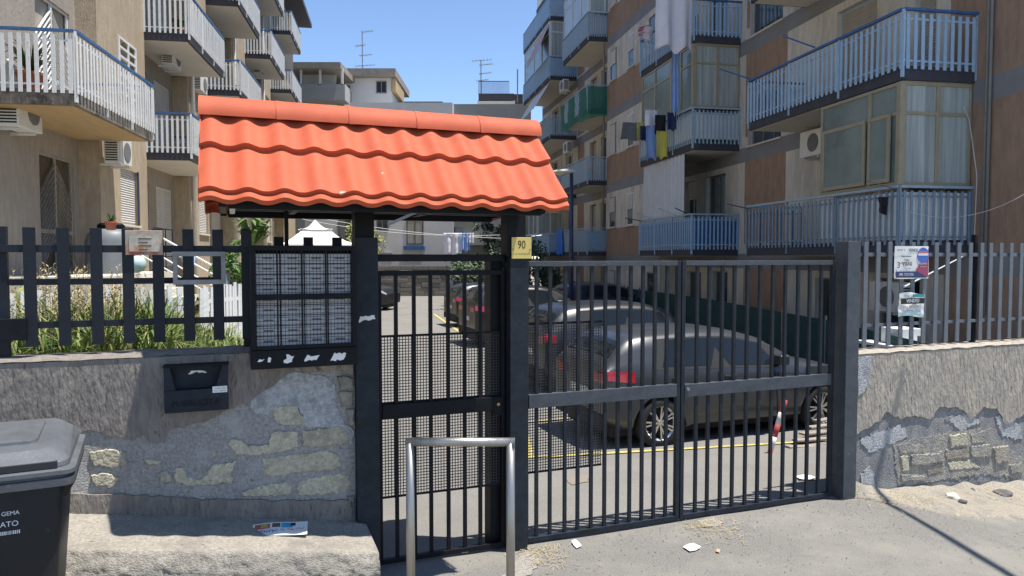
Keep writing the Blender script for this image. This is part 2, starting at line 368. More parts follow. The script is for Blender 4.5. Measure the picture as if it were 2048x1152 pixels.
b.build('plaster_coat', M['plaster'], lw, off=OFF)
pl2 = jag(wp([(572, 750), (600, 745), (650, 752), (668, 770), (672, 812), (690, 850), (708, 862), (706, 890), (660, 858), (612, 852), (598, 815), (560, 812), (535, 830), (505, 822), (500, 800)], -.008), .03, .01, 5)
MB().slab(pl2, .004, -.009).build('lime_patch', M['whitish'], lw, off=OFF)
# smooth skirting render at the foot of the wall
sk = wp([(150, 988), (260, 990), (420, 1000), (560, 1002), (640, 1000), (708, 1003)], -.02)
poly = [(-7, .95)] + jag(sk, .04, .008, 8, close=False) + [sk[-1], (-.07, .1), (-7, .1)]
MB().slab(poly, .004, -.02).build('skirting_render', M['plaster'], lw, off=OFF)
tuffs = [[(545, 830), (548, 815), (575, 810), (597, 812), (600, 828), (640, 838), (672, 838), (640, 848), (590, 850), (556, 848)],
 [(455, 888), (462, 878), (482, 880), (495, 892), (540, 890), (541, 866), (560, 862), (595, 862), (597, 893), (560, 905), (510, 910), (470, 910)],
 [(602, 862), (640, 856), (680, 852), (700, 866), (698, 885), (660, 892), (604, 893)],
 [(524, 916), (560, 912), (620, 905), (655, 900), (680, 914), (682, 934), (640, 942), (600, 945), (560, 952), (528, 952)],
 [(348, 940), (365, 935), (372, 955), (395, 962), (415, 945), (425, 930), (475, 922), (462, 945), (464, 965), (420, 970), (375, 972), (350, 962)],
 [(480, 985), (500, 978), (540, 965), (575, 962), (585, 972), (583, 988), (540, 992), (485, 993)],
 [(592, 966), (620, 956), (660, 950), (698, 948), (702, 968), (690, 985), (640, 990), (596, 990)],
 [(288, 918), (300, 916), (325, 924), (310, 930), (292, 928)], [(312, 946), (330, 940), (345, 948), (345, 964), (325, 966)],
 [(420, 900), (432, 898), (434, 912), (424, 914)], [(178, 905), (215, 898), (250, 905), (256, 930), (225, 938), (185, 930)],
 [(182, 950), (215, 945), (240, 958), (225, 975), (190, 972)]]
for i, t in enumerate(tuffs):
    p = jag(wp(t, -.006), .016, .008, 20 + i)
    MB().slab(p, .003, -.007 - .004 * (i % 3), .006).build('tuff_block', M['tuff'], lw, off=OFF, bevel=.003)
stones = [[(592, 732), (632, 726), (640, 744), (610, 748)], [(636, 726), (672, 724), (676, 742), (644, 746)], [(678, 726), (709, 727), (709, 752), (684, 748)],
 [(674, 752), (692, 750), (708, 756), (707, 778), (680, 780)], [(676, 783), (708, 781), (708, 812), (684, 815)], [(690, 818), (708, 815), (709, 850), (700, 852)], [(694, 992), (709, 990), (709, 1020), (697, 1015)]]
for i, t in enumerate(stones):
    MB().slab(jag(wp(t, -.01), .02, .006, 60 + i), .003, -.02 - .01 * (i % 2), .008).build('stone', M['rubble'], lw, off=OFF, bevel=.005)
# ================================================================ LEDGE under the left wall
def ledz(s): return max(.30, min(.75, .365 - .158 * s))
b = MB()
def fl(a, c):
    s = -6 + 5.98 * a; n = noise.noise(Vector((s * 3, c * 4, 5)))
    if c < .55: y = -.015 - (c / .55) * .52; z = ledz(s) - .025 * (c / .55) + .005 * n + .004 * noise.noise(Vector((s * 22, c * 18, 3)))
    else:
        t = (c - .55) / .45; y = -.535 - .05 * math.sin(min(1, t * 3) * 1.57) - .018 * n - .010 * noise.noise(Vector((s * 13, t * 9, 9))) - .012 * noise.noise(Vector((s * 40, t * 25, 2))); z = ledz(s) - .03 - t * .42 + .008 * n * (1 - t)
    return (s, y, z)
b.grid(fl, 420, 60)
b.grid(lambda a, c: (-.02 + .012 * noise.noise(Vector((a * 4, c * 4, 0))), -.56 * a - .0, ledz(-.02) - .01 - .03 * a - .5 * c), 14, 10)
o = b.build('stone_ledge', M['concrete'], smooth=True); place(o, W); tag(o, 'rough crumbling concrete ledge along the foot of the left wall', 'ledge')
# flyer
fp = atz(560, 1066, .44)
fl_ = empty('flyer', fp + Vector((0, 0, .012)), rad(12), 'colourful printed flyer lying on the concrete ledge', 'flyer'); fl_.location.z += .012; fl_.scale = (1.25, 1.5, 1); fl_.rotation_euler = (rad(9), 0, rad(14))
MB().grid(lambda a, c: (-.135 + .27 * a, -.052 + .104 * c, .006 * math.sin(a * 5) + .004 * c), 10, 3).build('sheet', M['paper'], fl_, smooth=True)
for n_, x0, x1, y0, y1, c in (('print_red', -.125, -.05, .005, .045, (.5, .1, .07)), ('print_gold', -.095, -.06, .012, .04, (.5, .36, .08)), ('print_dark', -.04, .0, .012, .045, (.12, .07, .05)), ('print_blue', .005, .06, .008, .046, (.04, .33, .48)), ('print_black', .05, .075, .02, .045, (.03, .03, .03))):
    m = pm(n_, c, .7, .35, 40)
    MB().grid(lambda a, d: (x0 + (x1 - x0) * a, y0 + (y1 - y0) * d, .0015 + .006 * math.sin((x0 + (x1 - x0) * a + .135) / .27 * 5) + .004 * (y0 + .052) / .104), 5, 2).build(n_, m, fl_, kind=None)
mm = pm('ink_purple', (.12, .04, .22), .7, .2); marks(fl_, -.115, -.01, -.018, .024, .0088, 4, mm, True); mm = pm('ink_orange', (.5, .12, .04), .7, .2); marks(fl_, .005, .115, -.012, .018, .0065, 5, mm, True)
# ================================================================ RIGHT BOUNDARY WALL
rw = empty('boundary_wall', W.P(4.5, 0, -.1), W.rz, 'beige plastered boundary wall with pitted render and exposed stone below the sale signs', 'wall')
OFF = (4.5, 0, -.1)
b = MB()
b.grid(lambda a, c: (4.46 + 6 * a, .006 * noise.noise(Vector((a * 30, c * 6, 0))), -.62 + 1.925 * c), 140, 34); b.box(4.46, 10.46, .015, .3, -.62, 1.3)
b.build('mortar_face', M['mortar2'], rw, off=OFF)
M['plaster2'] = pm('beige_wall_plaster', (.345, .305, .25), .95, .22, 26, 1.6, 42, stretch=(1, 1, .28), spots=((.16, .135, .11), 46, .65), col2=(.43, .37, .29))
M['mortartuff'] = pm('crumbled_bedding', (.33, .305, .25), .95, .3, 40, 1.4, 60, col2=(.22, .215, .21), s2=7, thr=(.45, .6))
b = MB(); b.grid(lambda a, c: (4.46 + 6 * a, -.018 + .33 * c, 1.308 + .012 * noise.noise(Vector((a * 40, c * 3, 2))) + .018 * math.sin(c * 3.1)), 140, 6)
b.build('coping', M['plaster2'], rw, smooth=True, off=OFF)
edge = wp([(1712, 868), (1745, 850), (1762, 842), (1772, 822), (1800, 838), (1830, 830), (1862, 838), (1880, 812), (1920, 818), (1945, 838), (1968, 812), (1995, 818), (2012, 850), (2030, 840), (2048, 828)], -.012)
poly = jag(edge, .035, .014, 4, close=False) + [edge[-1], (10.4, .6), (10.4, 1.3), (4.465, 1.3), (4.465, edge[0][1])]
MB().slab(poly, .004, -.014).build('plaster_coat', M['plaster2'], rw, off=OFF)
MB().slab(jag(wp([(1716, 715), (1742, 712), (1742, 752), (1728, 785), (1716, 792)], -.02), .02, .005, 3), -.01, -.022).build('repair_patch', M['whitish'], rw, off=OFF)
for i, t in enumerate([[(1785, 885), (1850, 878), (1900, 862), (1985, 856), (2000, 890), (2046, 915), (2046, 955), (1960, 950), (1880, 962), (1795, 968)]]): MB().slab(jag(wp(t, -.004), .03, .022, 300 + i), .003, -.005).build('stone_bedding', M['mortartuff'], rw, off=OFF)
for i, t in enumerate([[(1722, 880), (1750, 866), (1800, 850), (1815, 872), (1770, 892), (1735, 905)], [(1890, 838), (1930, 828), (1962, 846), (1920, 862)], [(1990, 832), (2040, 850), (2044, 880), (2005, 872)], [(1722, 950), (1740, 930), (1752, 975), (1730, 990)]]): MB().slab(jag(wp(t, -.004), .025, .018, 340 + i), .003, -.006).build('salt_bloom', M['whitish'], rw, off=OFF)
for i, t in enumerate([[(1795, 890), (1815, 884), (1850, 892), (1850, 906), (1800, 908)], [(1800, 912), (1815, 910), (1818, 940), (1806, 944)], [(1820, 910), (1850, 908), (1885, 904), (1888, 922), (1850, 930), (1822, 930)], [(1852, 934), (1885, 926), (1888, 944), (1856, 950)], [(1800, 948), (1850, 952), (1842, 962), (1802, 962)],
    [(1898, 870), (1932, 866), (1936, 890), (1900, 895)], [(1940, 868), (1972, 862), (1972, 884), (1945, 888)], [(1890, 900), (1936, 895), (1938, 915), (1892, 920)], [(1940, 892), (1980, 888), (1982, 912), (1942, 916)], [(1895, 924), (1940, 920), (1962, 935), (1900, 940)], [(2018, 930), (2045, 925), (2046, 945), (2022, 948)], [(1985, 895), (2016, 890), (2018, 922), (1990, 928)]]):
    MB().slab(jag(wp(t, -.008), .018, .010, 90 + i), .003, -.010 - .005 * (i % 3), .006).build('tuff_block' if i % 4 != 3 else 'stone', (M['mortartuff'], M['tuff'], M['mortartuff'], M['rubble'])[i % 4], rw, off=OFF, bevel=.005)
# ================================================================ POSTS
def post(s, w, z0, z1, mat, label, y=0., d=None, name='gate_post', cap=True):
    d = d or w
    o = MB().box(-w / 2, w / 2, -d / 2, d / 2, 0, z1 - z0).build(name, M[mat], bevel=.004); place(o, W, s, y, z0); tag(o, label, 'post'); return o
post(.0, .155, -.1, 2.33, 'slate', 'dark steel gate post with white paint smear beside the letterbox cabinet', .0)
b = MB().slab(jag([(-.058, -.02), (-.02, .0), (.02, -.004), (.058, .006), (.05, .03), (.0, .026), (-.05, .022)], .012, .004, 2), -.0785, -.0795); o = b.build('paint_smear', M['paper']); o.parent = D.objects['gate_post']; o.location = (0, 0, 1.87)
cpost = post(1.115, .14, -.05, 2.2, 'slate', 'dark steel gate post carrying the yellow house number plate', .0)
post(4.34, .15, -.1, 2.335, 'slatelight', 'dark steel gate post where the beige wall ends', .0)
# ================================================================ PEDESTRIAN GATE
def gate(name, label, s0, s1, z0, z1, bars, stile, rail, meshes, y=.03, mat='slate', mid=(1.06, 1.16)):
    g = empty(name, W.P(s0, y, z0), W.rz, label, 'gate'); h = z1 - z0; w = s1 - s0
    MB().box(0, stile, -.02, .02, 0, h).build('stile', M[mat], g, bevel=.003); MB().box(w - stile, w, -.02, .02, 0, h).build('stile', M[mat], g, bevel=.003)
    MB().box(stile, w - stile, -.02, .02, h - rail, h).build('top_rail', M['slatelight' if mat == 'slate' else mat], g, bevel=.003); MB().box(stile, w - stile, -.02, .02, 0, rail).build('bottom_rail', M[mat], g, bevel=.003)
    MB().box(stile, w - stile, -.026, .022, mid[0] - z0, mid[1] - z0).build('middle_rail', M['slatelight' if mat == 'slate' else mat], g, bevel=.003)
    me = MB().box(-.0125, .0125, -.0125, .0125, rail, h - rail).mesh('bar')
    for u, v in bars:
        s, z = W.px(u, v, y); link('bar', me, M[mat], g, loc=(s - s0, 0, 0))
    for (ma, mb, za, zb) in meshes:
        b = MB(); k = .021; n = int((mb - ma) / k); q = int((zb - za) / k)
        for i in range(n + 1): x = ma + (mb - ma) * i / n; b.box(x - .0028 - s0, x + .0028 - s0, .016, .0195, za - z0, zb - z0)
        for i in range(q + 1): z = za + (zb - za) * i / q; b.box(ma - s0, mb - s0, .0145, .0175, z - .0028 - z0, z + .0028 - z0)
        b.build('wire_mesh', M['wire'], g, kind='stuff')
        for zz in (za - z0 - .014, zb - z0): MB().box(ma - s0 - .008, mb - s0 + .008, .013, .024, zz, zz + .014).build('mesh_frame', M['black'], g)
    return g
z1m = W.px(770, 675, .03)[1]; z2m = W.px(770, 995, .03)[1]
pg = gate('pedestrian_gate', 'narrow dark barred gate with wire mesh under the orange canopy', .085, 1.035, .02, 2.10, [(792, 700), (828, 700), (861, 700), (896, 700), (929, 700), (960, 700)], .03, .035, [(.12, 1.0, z2m, 1.05), (.12, 1.0, 1.17, z1m)], mat='black')
MB().box(.86, .93, -.03, -.012, 1.0, 1.13).build('lock_plate', M['black'], pg, bevel=.003); MB().lathe([(.012, 0), (.012, -.01)], (.89, -.03, 1.085), 12, 'y').build('lock_cylinder', pm('brass', (.45, .25, .1), .4, .1, metal=.7), pg)
o = MB().box(0, .95, -.03, .03, 0, .05).build('gate_lintel', M['black'], bevel=.003); place(o, W, .08, .03, 2.165); tag(o, 'black steel lintel bar above the narrow gate', 'beam')
o = MB().box(0, .10, -.07, .07, 0, 2.25).build('gate_jamb', M['black'], bevel=.003); place(o, W, .975 - .04 + .005, .14, -.05); tag(o, 'black inner jamb post behind the narrow gate lock side', 'post')
# ================================================================ DRIVEWAY GATE (two leaves)
ba = [(u, 700) for u in (1073, 1100, 1130, 1156, 1183, 1210, 1236, 1260.5, 1285, 1309, 1333)]
za = W.px(1060, 945, .03)[1]; zb = W.px(1060, 650, .03)[1]; sm = W.px(1204, 700, .03)[0]
g1 = gate('driveway_gate_leaf', 'wide barred gate leaf with wire mesh patch hung on the number plate post', 1.19, 2.575, .015, 2.165, ba, .035, .04, [(1.23, sm, za, zb)], mat='slate', mid=(1.05, 1.155))
ba = [(u, 700) for u in (1393, 1417, 1443, 1467, 1493, 1518, 1543.5, 1568.6, 1593.7, 1617, 1640)]
g2 = gate('driveway_gate_leaf', 'wide barred gate leaf without mesh hung on the post by the beige wall', 2.585, 4.215, .015, 2.165, ba, .035, .04, [], mat='slate', mid=(1.04, 1.145))
MB().lathe([(.014, 0), (.014, -.012)], (.06, -.026, 1.09), 10, 'y').build('bolt', M['zinc'], g2)
# house number plate
hp = empty('house_number_plate', W.P(1.13, -.075, 2.262), W.rz, 'yellow house number 90 plate on the gate post', 'sign')
MB().box(-.078, .078, -.006, .0, -.078, .078).build('plate', M['yellowplate'], hp, bevel=.002)
text('digits', '90', .085, M['ink'], hp, (0, -.0065, .022), (rad(90), 0, 0), sx=.75)
marks(hp, -.062, .062, -.043, .010, -.0068, 1)
for sx in (-1, 1): MB().lathe([(.006, 0), (.006, -.004)], (sx * .067, -.006, -.01), 8, 'y').build('screw', M['rust'], hp)
# ================================================================ CANOPY ROOF
cp = empty('gate_canopy', W.P(.1, 0, 2.3), W.rz, 'small gable canopy of orange moulded tile sheets over gate and letterboxes', 'canopy')
S0, S1, ZR, RUN, ZE = -1.02, 1.245, 3.135, .585, 2.54
PITCHW = .2; nw = 11.35
def tile(side, r0, r1, drop, name):
    b = MB(); N = int(nw * 14)
    sl = math.hypot(RUN, ZR - ZE); ny, nz = (ZR - ZE) / sl, RUN / sl
    def prof(x):
        t = (x / PITCHW) % 1.0; return .029 * ((1 + math.cos((t - .5) * 2 * math.pi)) / 2) ** 1.25
    rows = [(r0, .0), (r0 + .03, .004), ((r0 + r1) / 2, .012), (r1 - .01, drop), (r1, drop), (r1 + .0005, drop - .034)]
    def f(a, c):
        i = round(c * (len(rows) - 1)); t, lift = rows[i]; x = S0 + (S1 - S0) * a; h = prof(x - S0 + .04) + lift
        return (x, side * (-RUN * t - ny * h), ZR + (ZE - ZR) * t + nz * h)
    b.grid(f, N, len(rows) - 1)
    o = b.build(name, M['rooftile'], cp, smooth=True, off=(.1, 0, 2.3)); md = o.modifiers.new('t', 'SOLIDIFY'); md.thickness = .004; md.offset = -1
    e = o.modifiers.new('e', 'EDGE_SPLIT'); e.split_angle = rad(50)
for side in (1, -1):
    tile(side, .0, .5, .036, 'tile_sheet'); tile(side, .47, .985, .036, 'tile_sheet')
    tile(side, .955, 1.05, .012, 'eave_strip')
for i in range(5):
    a, c = S0 - .01 + (S1 - S0 + .02) * i / 5, S0 - .01 + (S1 - S0 + .02) * (i + 1) / 5
    b = MB(); pr = [(-.135, -.075), (-.133, -.05), (-.118, -.008), (-.08, .036), (-.042, .056), (0, .063), (.042, .056), (.08, .036), (.118, -.008), (.133, -.05), (.135, -.075)]
    b.grid(lambda t, q: (a + (c + .012 - a) * t, pr[round(q * 10)][0] * (1 + (.045 if t < .12 else 0)), ZR + pr[round(q * 10)][1] * (1 + (.05 if t < .12 else 0)) + .014), 8, 10)
    o = b.build('ridge_cap', M['rooftile'], cp, smooth=True, off=(.1, 0, 2.3)); o.modifiers.new('t', 'SOLIDIFY').thickness = .004; e = o.modifiers.new('e', 'EDGE_SPLIT'); e.split_angle = rad(40)
for sx in (S0 - .004, S1 - .006):
    b = MB(); b.add([(sx, -RUN, ZE - .03), (sx + .008, -RUN, ZE - .03), (sx + .008, 0, ZR - .02), (sx, 0, ZR - .02), (sx, -RUN, ZE + .02), (sx + .008, -RUN, ZE + .02), (sx + .008, 0, ZR + .05), (sx, 0, ZR + .05)], [(0, 3, 2, 1), (4, 5, 6, 7), (0, 1, 5, 4), (1, 2, 6, 5), (2, 3, 7, 6), (3, 0, 4, 7)])
    b.add([(sx, RUN, ZE - .03), (sx + .008, RUN, ZE - .03), (sx + .008, 0, ZR - .02), (sx, 0, ZR - .02), (sx, RUN, ZE + .02), (sx + .008, RUN, ZE + .02), (sx + .008, 0, ZR + .05), (sx, 0, ZR + .05)], [(0, 1, 2, 3), (4, 7, 6, 5), (0, 4, 5, 1), (1, 5, 6, 2), (2, 6, 7, 3), (3, 7, 4, 0)])
    b.build('gable_board', M['rooftile'], cp, off=(.1, 0, 2.3))
for y, z, n_ in ((-.50, 2.475, 'eave_beam'), (.50, 2.475, 'eave_beam'), (-.07, 2.50, 'tie_beam'), (.08, 2.50, 'tie_beam')):
    MB().box(S0 + .15, S1 - .15, y - .03, y + .03, z, z + .06).build(n_, M['black'], cp, off=(.1, 0, 2.3), bevel=.003)
for x in (-.9, -.45, 0., .45, 1.1):
    for sd in (-1, 1): MB().bar((x, sd * .53, 2.50), (x, 0, 3.03), .04, .04).build('rafter', M['black'], cp, off=(.1, 0, 2.3))
    MB().box(x - .02, x + .02, -.53, .53, 2.50, 2.54).build('cross_beam', M['black'], cp, off=(.1, 0, 2.3))
MB().box(-.075, .055, -.06, .06, 2.33, 2.56).build('support_post', M['black'], cp, off=(.1, 0, 2.3)); MB().box(1.02, 1.17, -.06, .06, 2.2, 2.56).build('support_post', M['black'], cp, off=(.1, 0, 2.3))
MB().box(-.52, -.495, .06, .085, 1.6, 2.56).build('support_post', M['black'], cp, off=(.1, 0, 2.3))
MB().box(S0 + .16, S0 + .19, -.52, -.05, 2.47, 2.56).build('bracket', M['whiteplastic'], cp, off=(.1, 0, 2.3))
MB().bar((.07, -.45, 2.40), (.35, -.5, 2.53), .018, .018).build('brace', M['zinc'], cp, off=(.1, 0, 2.3))
# ================================================================ LETTERBOX CABINET
mc = empty('letterbox_cabinet', W.P(-.41, -.14, 1.47), W.rz, 'black framed cabinet with wire mesh door full of grey letterboxes', 'letterboxes')
OFF = (-.41, -.14, 1.47); a0, a1, c0, c1 = -.745, -.09, 1.49, 2.27
b = MB(); b.box(a0, a0 + .03, -.17, .02, c0, c1); b.box(a1 - .03, a1, -.17, .02, c0, c1); b.box(a0 + .03, a1 - .03, -.17, .02, c1 - .03, c1); b.box(a0 + .03, a1 - .03, -.17, .02, c0, c0 + .03); b.box(a0 + .03, a1 - .03, .0, .02, c0 + .03, c1 - .03)
b.build('case', M['black'], mc, off=OFF)
MB().box(a0 - .005, a1 + .005, -.185, .02, c0 - .005, c0 + .115).build('lower_panel', M['black'], mc, off=OFF, bevel=.003)
for sx in (a0, a1 - .028): MB().box(sx, sx + .028, -.2, -.172, c0 + .12, c1).build('door_stile', M['black'], mc, off=OFF, bevel=.002)
for z, h in ((c1 - .03, .03), (c0 + .12, .022), (1.925, .035)): MB().box(a0 + .028, a1 - .028, -.2, -.172, z, z + h).build('door_rail', M['black'], mc, off=OFF, bevel=.002)
for x in (-.585, -.435, -.285): MB().box(x - .005, x + .005, -.192, -.176, c0 + .14, c1 - .03).build('door_bar', M['black'], mc, off=OFF)
b = MB(); n = 27
for i in range(n + 1): x = a0 + .03 + (a1 - a0 - .06) * i / n; b.box(x - .0015, x + .0015, -.175, -.172, c0 + .13, c1 - .02)
for i in range(28): z = c0 + .14 + (c1 - c0 - .17) * i / 27; b.box(a0 + .03, a1 - .03, -.1715, -.169, z - .0015, z + .0015)
b.build('wire_mesh', M['wire'], mc, off=OFF, kind='stuff')
bw = .142
mbox = MB().box(-bw / 2, bw / 2, -.06, .06, -.031, .031).mesh('letterbox'); mslot = MB().box(-.03, .03, -.0625, -.0605, -.004, .008).mesh('slot'); mname = MB().box(.04, .055, -.0625, -.0605, -.02, .02).mesh('name_tag')
for i in range(4):
    for j in range(9):
        o = link('letterbox', mbox, M['grey_box'], mc, loc=(a0 + .105 + i * .15 - OFF[0], -.08 - OFF[1], c0 + .165 + j * .0665 - OFF[2]), bevel=.003)
        link('slot', mslot, M['cloth_grey'], o); link('name_tag', mname, M['whiteplastic'], o)
for i, (x, w_, h_) in enumerate(((-.64, .012, .03), (-.52, .03, .045), (-.38, .05, .03), (-.21, .05, .045), (-.69, .02, .012))):
    MB().slab(jag([(-w_, -h_ * .6), (w_ * .6, -h_ * .5), (w_, h_ * .4), (-w_ * .5, h_ * .6)], .015, .008, i), 0, -.001).build('torn_sticker', M['paper'], mc).location = (x - OFF[0], -.186 - OFF[1], 1.545 - OFF[2])
for x in (-.56, -.37, -.18): MB().box(x - .03, x + .03, .02, .07, 1.58, 2.33).build('rear_strut', M['black'], mc, off=OFF)
# ================================================================ ADVERT BOX
ab = empty('advert_box', W.P(-1.07, -.02, 1.23), W.rz, "black steel advert letterbox lettered PUBBLICITA' on the wall", 'letterbox')
b = MB(); b.slab([(-.185, .0), (.185, .0), (.185, .285), (-.185, .285)], .0, -.012)
b.slab([(-.185, .0), (.185, .0), (.185, .14), (.105, .14), (-.115, .14), (-.185, .14)], -.013, -.085)
b.slab([(-.185, .141), (-.12, .141), (-.15, .285), (-.185, .285)], -.013, -.085); b.slab([(.11, .141), (.185, .141), (.185, .285), (.15, .285)], -.013, -.085)
b.build('case', M['slate'], ab, bevel=.003); MB().box(-.19, .19, -.1, .0, .286, .296).build('lid', M['black'], ab, bevel=.002)
text('lettering', "PUBBLICITA'", .052, M['black'], ab, (0, -.0855, .055), (rad(90), 0, 0), depth=.002)
st = MB().box(.092, .178, -.087, -.0855, .112, .152).build('sticker', M['paper'], ab); marks(st, .1, .172, .139, .009, -.0873, 2); marks(st, .1, .172, .123, .009, -.0873, 3)
MB().slab(jag([(-.05, .225), (.0, .24), (.06, .232), (.03, .248), (-.03, .25)], .015, .005, 1), -.0125, -.014).build('torn_sticker', M['paper'], ab)
# ================================================================ LEFT FENCE
fe = empty('wall_fence', W.P(-1.5, .1, 1.57), W.rz, 'dark fence of wide flat bars on the left wall', 'fence'); OFF = (-1.5, .1, 1.57)
me = MB().box(-.033, .033, -.006, .006, 0, .72).mesh('slat')
for u in (-70, 62, 129, 195, 258, 318, 378, 437, 494):
    s, z = W.px(u, 580, .1); link('slat', me, M['navyblack'], fe, loc=(s + 1.5, -.012, 1.655 - 1.57), bevel=.002)
sA = -4.2; sB = W.px(497, 580, .1)[0]
for z0, z1 in ((2.225, 2.27), (1.765, 1.805)): MB().box(sA, sB, .1, .125, z0, z1).build('rail', M['navyblack'], fe, off=OFF, bevel=.002)
MB().box(sA, W.px(440, 560, .3)[0], .3, .325, 2.02, 2.06).build('rear_rail', M['navyblack'], fe, off=OFF, bevel=.002)
for u in (6, 494): s = W.px(u, 580, .14)[0]; MB().box(s - .025, s + .025, .128, .178, 1.56, 2.38).build('fence_post', M['navyblack'], fe, off=OFF, bevel=.002)
s = W.px(28, 660, .1)[0]; MB().box(s - .07, s + .07, .06, .095, 1.70, 1.83).build('junction_plate', M['black'], fe, off=OFF, bevel=.003)
x0, zt = W.px(250, 460, .07); x1, zb_ = W.px(326, 510, .07)
pq = empty('rusty_plaque', W.P((x0 + x1) / 2, .07, (zt + zb_) / 2), W.rz, 'rust stained metal plaque with worn lettering on the left fence', 'plaque')
wq, hq = (x1 - x0) / 2, (zt - zb_) / 2
MB().box(-wq, wq, -.006, .004, -hq, hq).build('plate', M['rust'], pq, bevel=.002); MB().box(-wq * .8, wq * .82, -.009, -.007, -hq * .72, hq * .55).build('inner_panel', pm('worn_enamel', (.42, .39, .33), .6, .3, 14, .1, col2=(.42, .2, .1)), pq)
for j in range(4): MB().box(-wq * .3, wq * .4 - .02 * (j % 2), -.0105, -.0095, hq * .28 - j * .022, hq * .28 - j * .022 + .006).build('worn_lettering', M['bark'], pq)
x0, zt = W.px(345, 503, .07); x1, zb_ = W.px(452, 568, .07)
ef = empty('empty_sign_frame', W.P((x0 + x1) / 2, .065, (zt + zb_) / 2), W.rz, 'empty grey metal sign frame screwed to the left fence', 'frame'); wq, hq = (x1 - x0) / 2, (zt - zb_) / 2
for q in ((-wq, wq, hq - .03, hq), (-wq, wq, -hq, -hq + .03), (-wq, -wq + .028, -hq + .03, hq - .03), (wq - .028, wq, -hq + .03, hq - .03)): MB().box(q[0], q[1], -.006, .006, q[2], q[3]).build('frame_bar', M['zinc'], ef, bevel=.001)
# ================================================================ RIGHT FENCE + SIGNS
fr = empty('wall_fence', W.P(5.5, .12, 1.3), W.rz, 'grey fence of narrow flat bars on the beige right wall', 'fence'); OFF = (5.5, .12, 1.3)
me = MB().box(-.026, .026, -.006, .006, 0, .985).mesh('slat')
us = [1728, 1752.5, 1776, 1800, 1822, 1845.6, 1868.6, 1891, 1913.6, 1936.7, 1959.4, 1977, 1997.5, 2017.8, 2038, 2058, 2078, 2098]
for u in us:
    s, z = W.px(u, 590, .12); link('slat', me, M['slategrey'], fr, loc=(s - 5.5, -.012, 1.352 - 1.3), bevel=.002)
for z0, z1 in ((2.2, 2.235), (1.535, 1.565)): MB().box(4.42, 7.6, .12, .142, z0, z1).build('rail', M['slategrey'], fr, off=OFF, bevel=.002)
s = W.px(1950, 590, .15)[0]; MB().box(s - .022, s + .022, .145, .19, 1.3, 2.42).build('fence_post', M['black'], fr, off=OFF, bevel=.002)
def sign(px4, label, y=.09):
    x0, zt = W.px(px4[0], px4[1], y); x1, zb_ = W.px(px4[2], px4[3], y)
    return empty('sale_sign', W.P((x0 + x1) / 2, y, (zt + zb_) / 2), W.rz, label, 'sign'), (x1 - x0) / 2, (zt - zb_) / 2
RX = (rad(90), 0, 0)
sg, w_, h_ = sign((1790, 492, 1856, 557), 'white maroon and navy estate agency board reading 3 VANI on the right fence')
MB().grid(lambda a, c: (-w_ + 2 * w_ * a, .004 * math.sin(a * 4 + c * 3), -h_ + 2 * h_ * c), 8, 8).build('board', M['paper'], sg, smooth=True)
MB().slab([(w_ * .2, -h_ * .5), (w_ * .96, -h_ * .93), (w_ * .96, h_ * .9), (w_ * .86, h_ * .62)], -.0065, -.008).build('maroon_print', pm('maroon_print', (.30, .05, .10), .6, .1), sg)
MB().slab([(-w_ * .96, -h_ * .93), (w_ * .9, -h_ * .93), (w_ * .3, -h_ * .55), (-w_ * .96, -h_ * .55)], -.0085, -.0095).build('navy_print', pm('navy_print', (.02, .035, .11), .6, .1), sg)
bl = MB().lathe([(.0, 0), (.05 * w_ / .15, 0)], (w_ * .62, -.0102, h_ * .45), 16, 'y', cap=False).build('balloon_emblem', pm('balloon_blue', (.05, .13, .45), .6, .1), sg)
MB().box(w_ * .32, w_ * .92, -.0112, -.0105, h_ * .42, h_ * .56).build('balloon_stripe', M['label_white'], bl); MB().box(w_ * .36, w_ * .88, -.0112, -.0105, h_ * .57, h_ * .68).build('balloon_stripe', M['redlamp'], bl)
for s_, sz, x, z in (('VENDE', .040, .05, .75), ('Appartamento', .022, -.35, .38), ('1 Piano', .022, -.35, .16), ('3', .085, -.8, -.18), ('VANI', .055, -.3, -.1)):
    text('lettering', s_, sz, M['ink'], sg, (x * w_, -.0072, z * h_), RX)
text('lettering', '095 7315755', .036, M['label_white'], sg, (-.35 * w_, -.0102, -.74 * h_), RX); text('lettering', 'RE/MAX', .026, M['label_white'], sg, (.64 * w_, -.0087, -.08 * h_), RX); marks(sg, -.9 * w_, -.45 * w_, .75 * h_, .018, -.0072, 6); marks(sg, -.5 * w_, -.05 * w_, -.36 * h_, .010, -.0072, 7); marks(sg, .45 * w_, .85 * w_, -.26 * h_, .012, -.0087, 8, M['label_white'])
sg, w_, h_ = sign((1797, 587, 1845, 632), 'crumpled white and teal VENDESI notice tied low on the right fence')
MB().grid(lambda a, c: (-w_ * (1 - .08 * c) + 2 * w_ * a * (1 - .02 * c), .014 * noise.noise(Vector((a * 4, c * 4, 0))) - .01 * a, -h_ + 2 * h_ * c + .012 * math.sin(a * 5)), 12, 12).build('notice', M['paper'], sg, smooth=True)
MB().box(-w_ * .95, w_ * .95, -.0235, -.022, h_ * .1, h_ * .58).build('dark_print', M['ink'], sg); text('lettering', 'VENDESI', .044, M['label_white'], sg, (0, -.0242, h_ * .34), RX)
MB().box(.0, w_ * .92, -.0235, -.022, h_ * .66, h_ * .92).build('teal_print', pm('teal_print', (.03, .22, .26), .6, .2), sg); text('lettering', 'SOLO', .026, M['ink'], sg, (-w_ * .5, -.023, h_ * .78), RX)
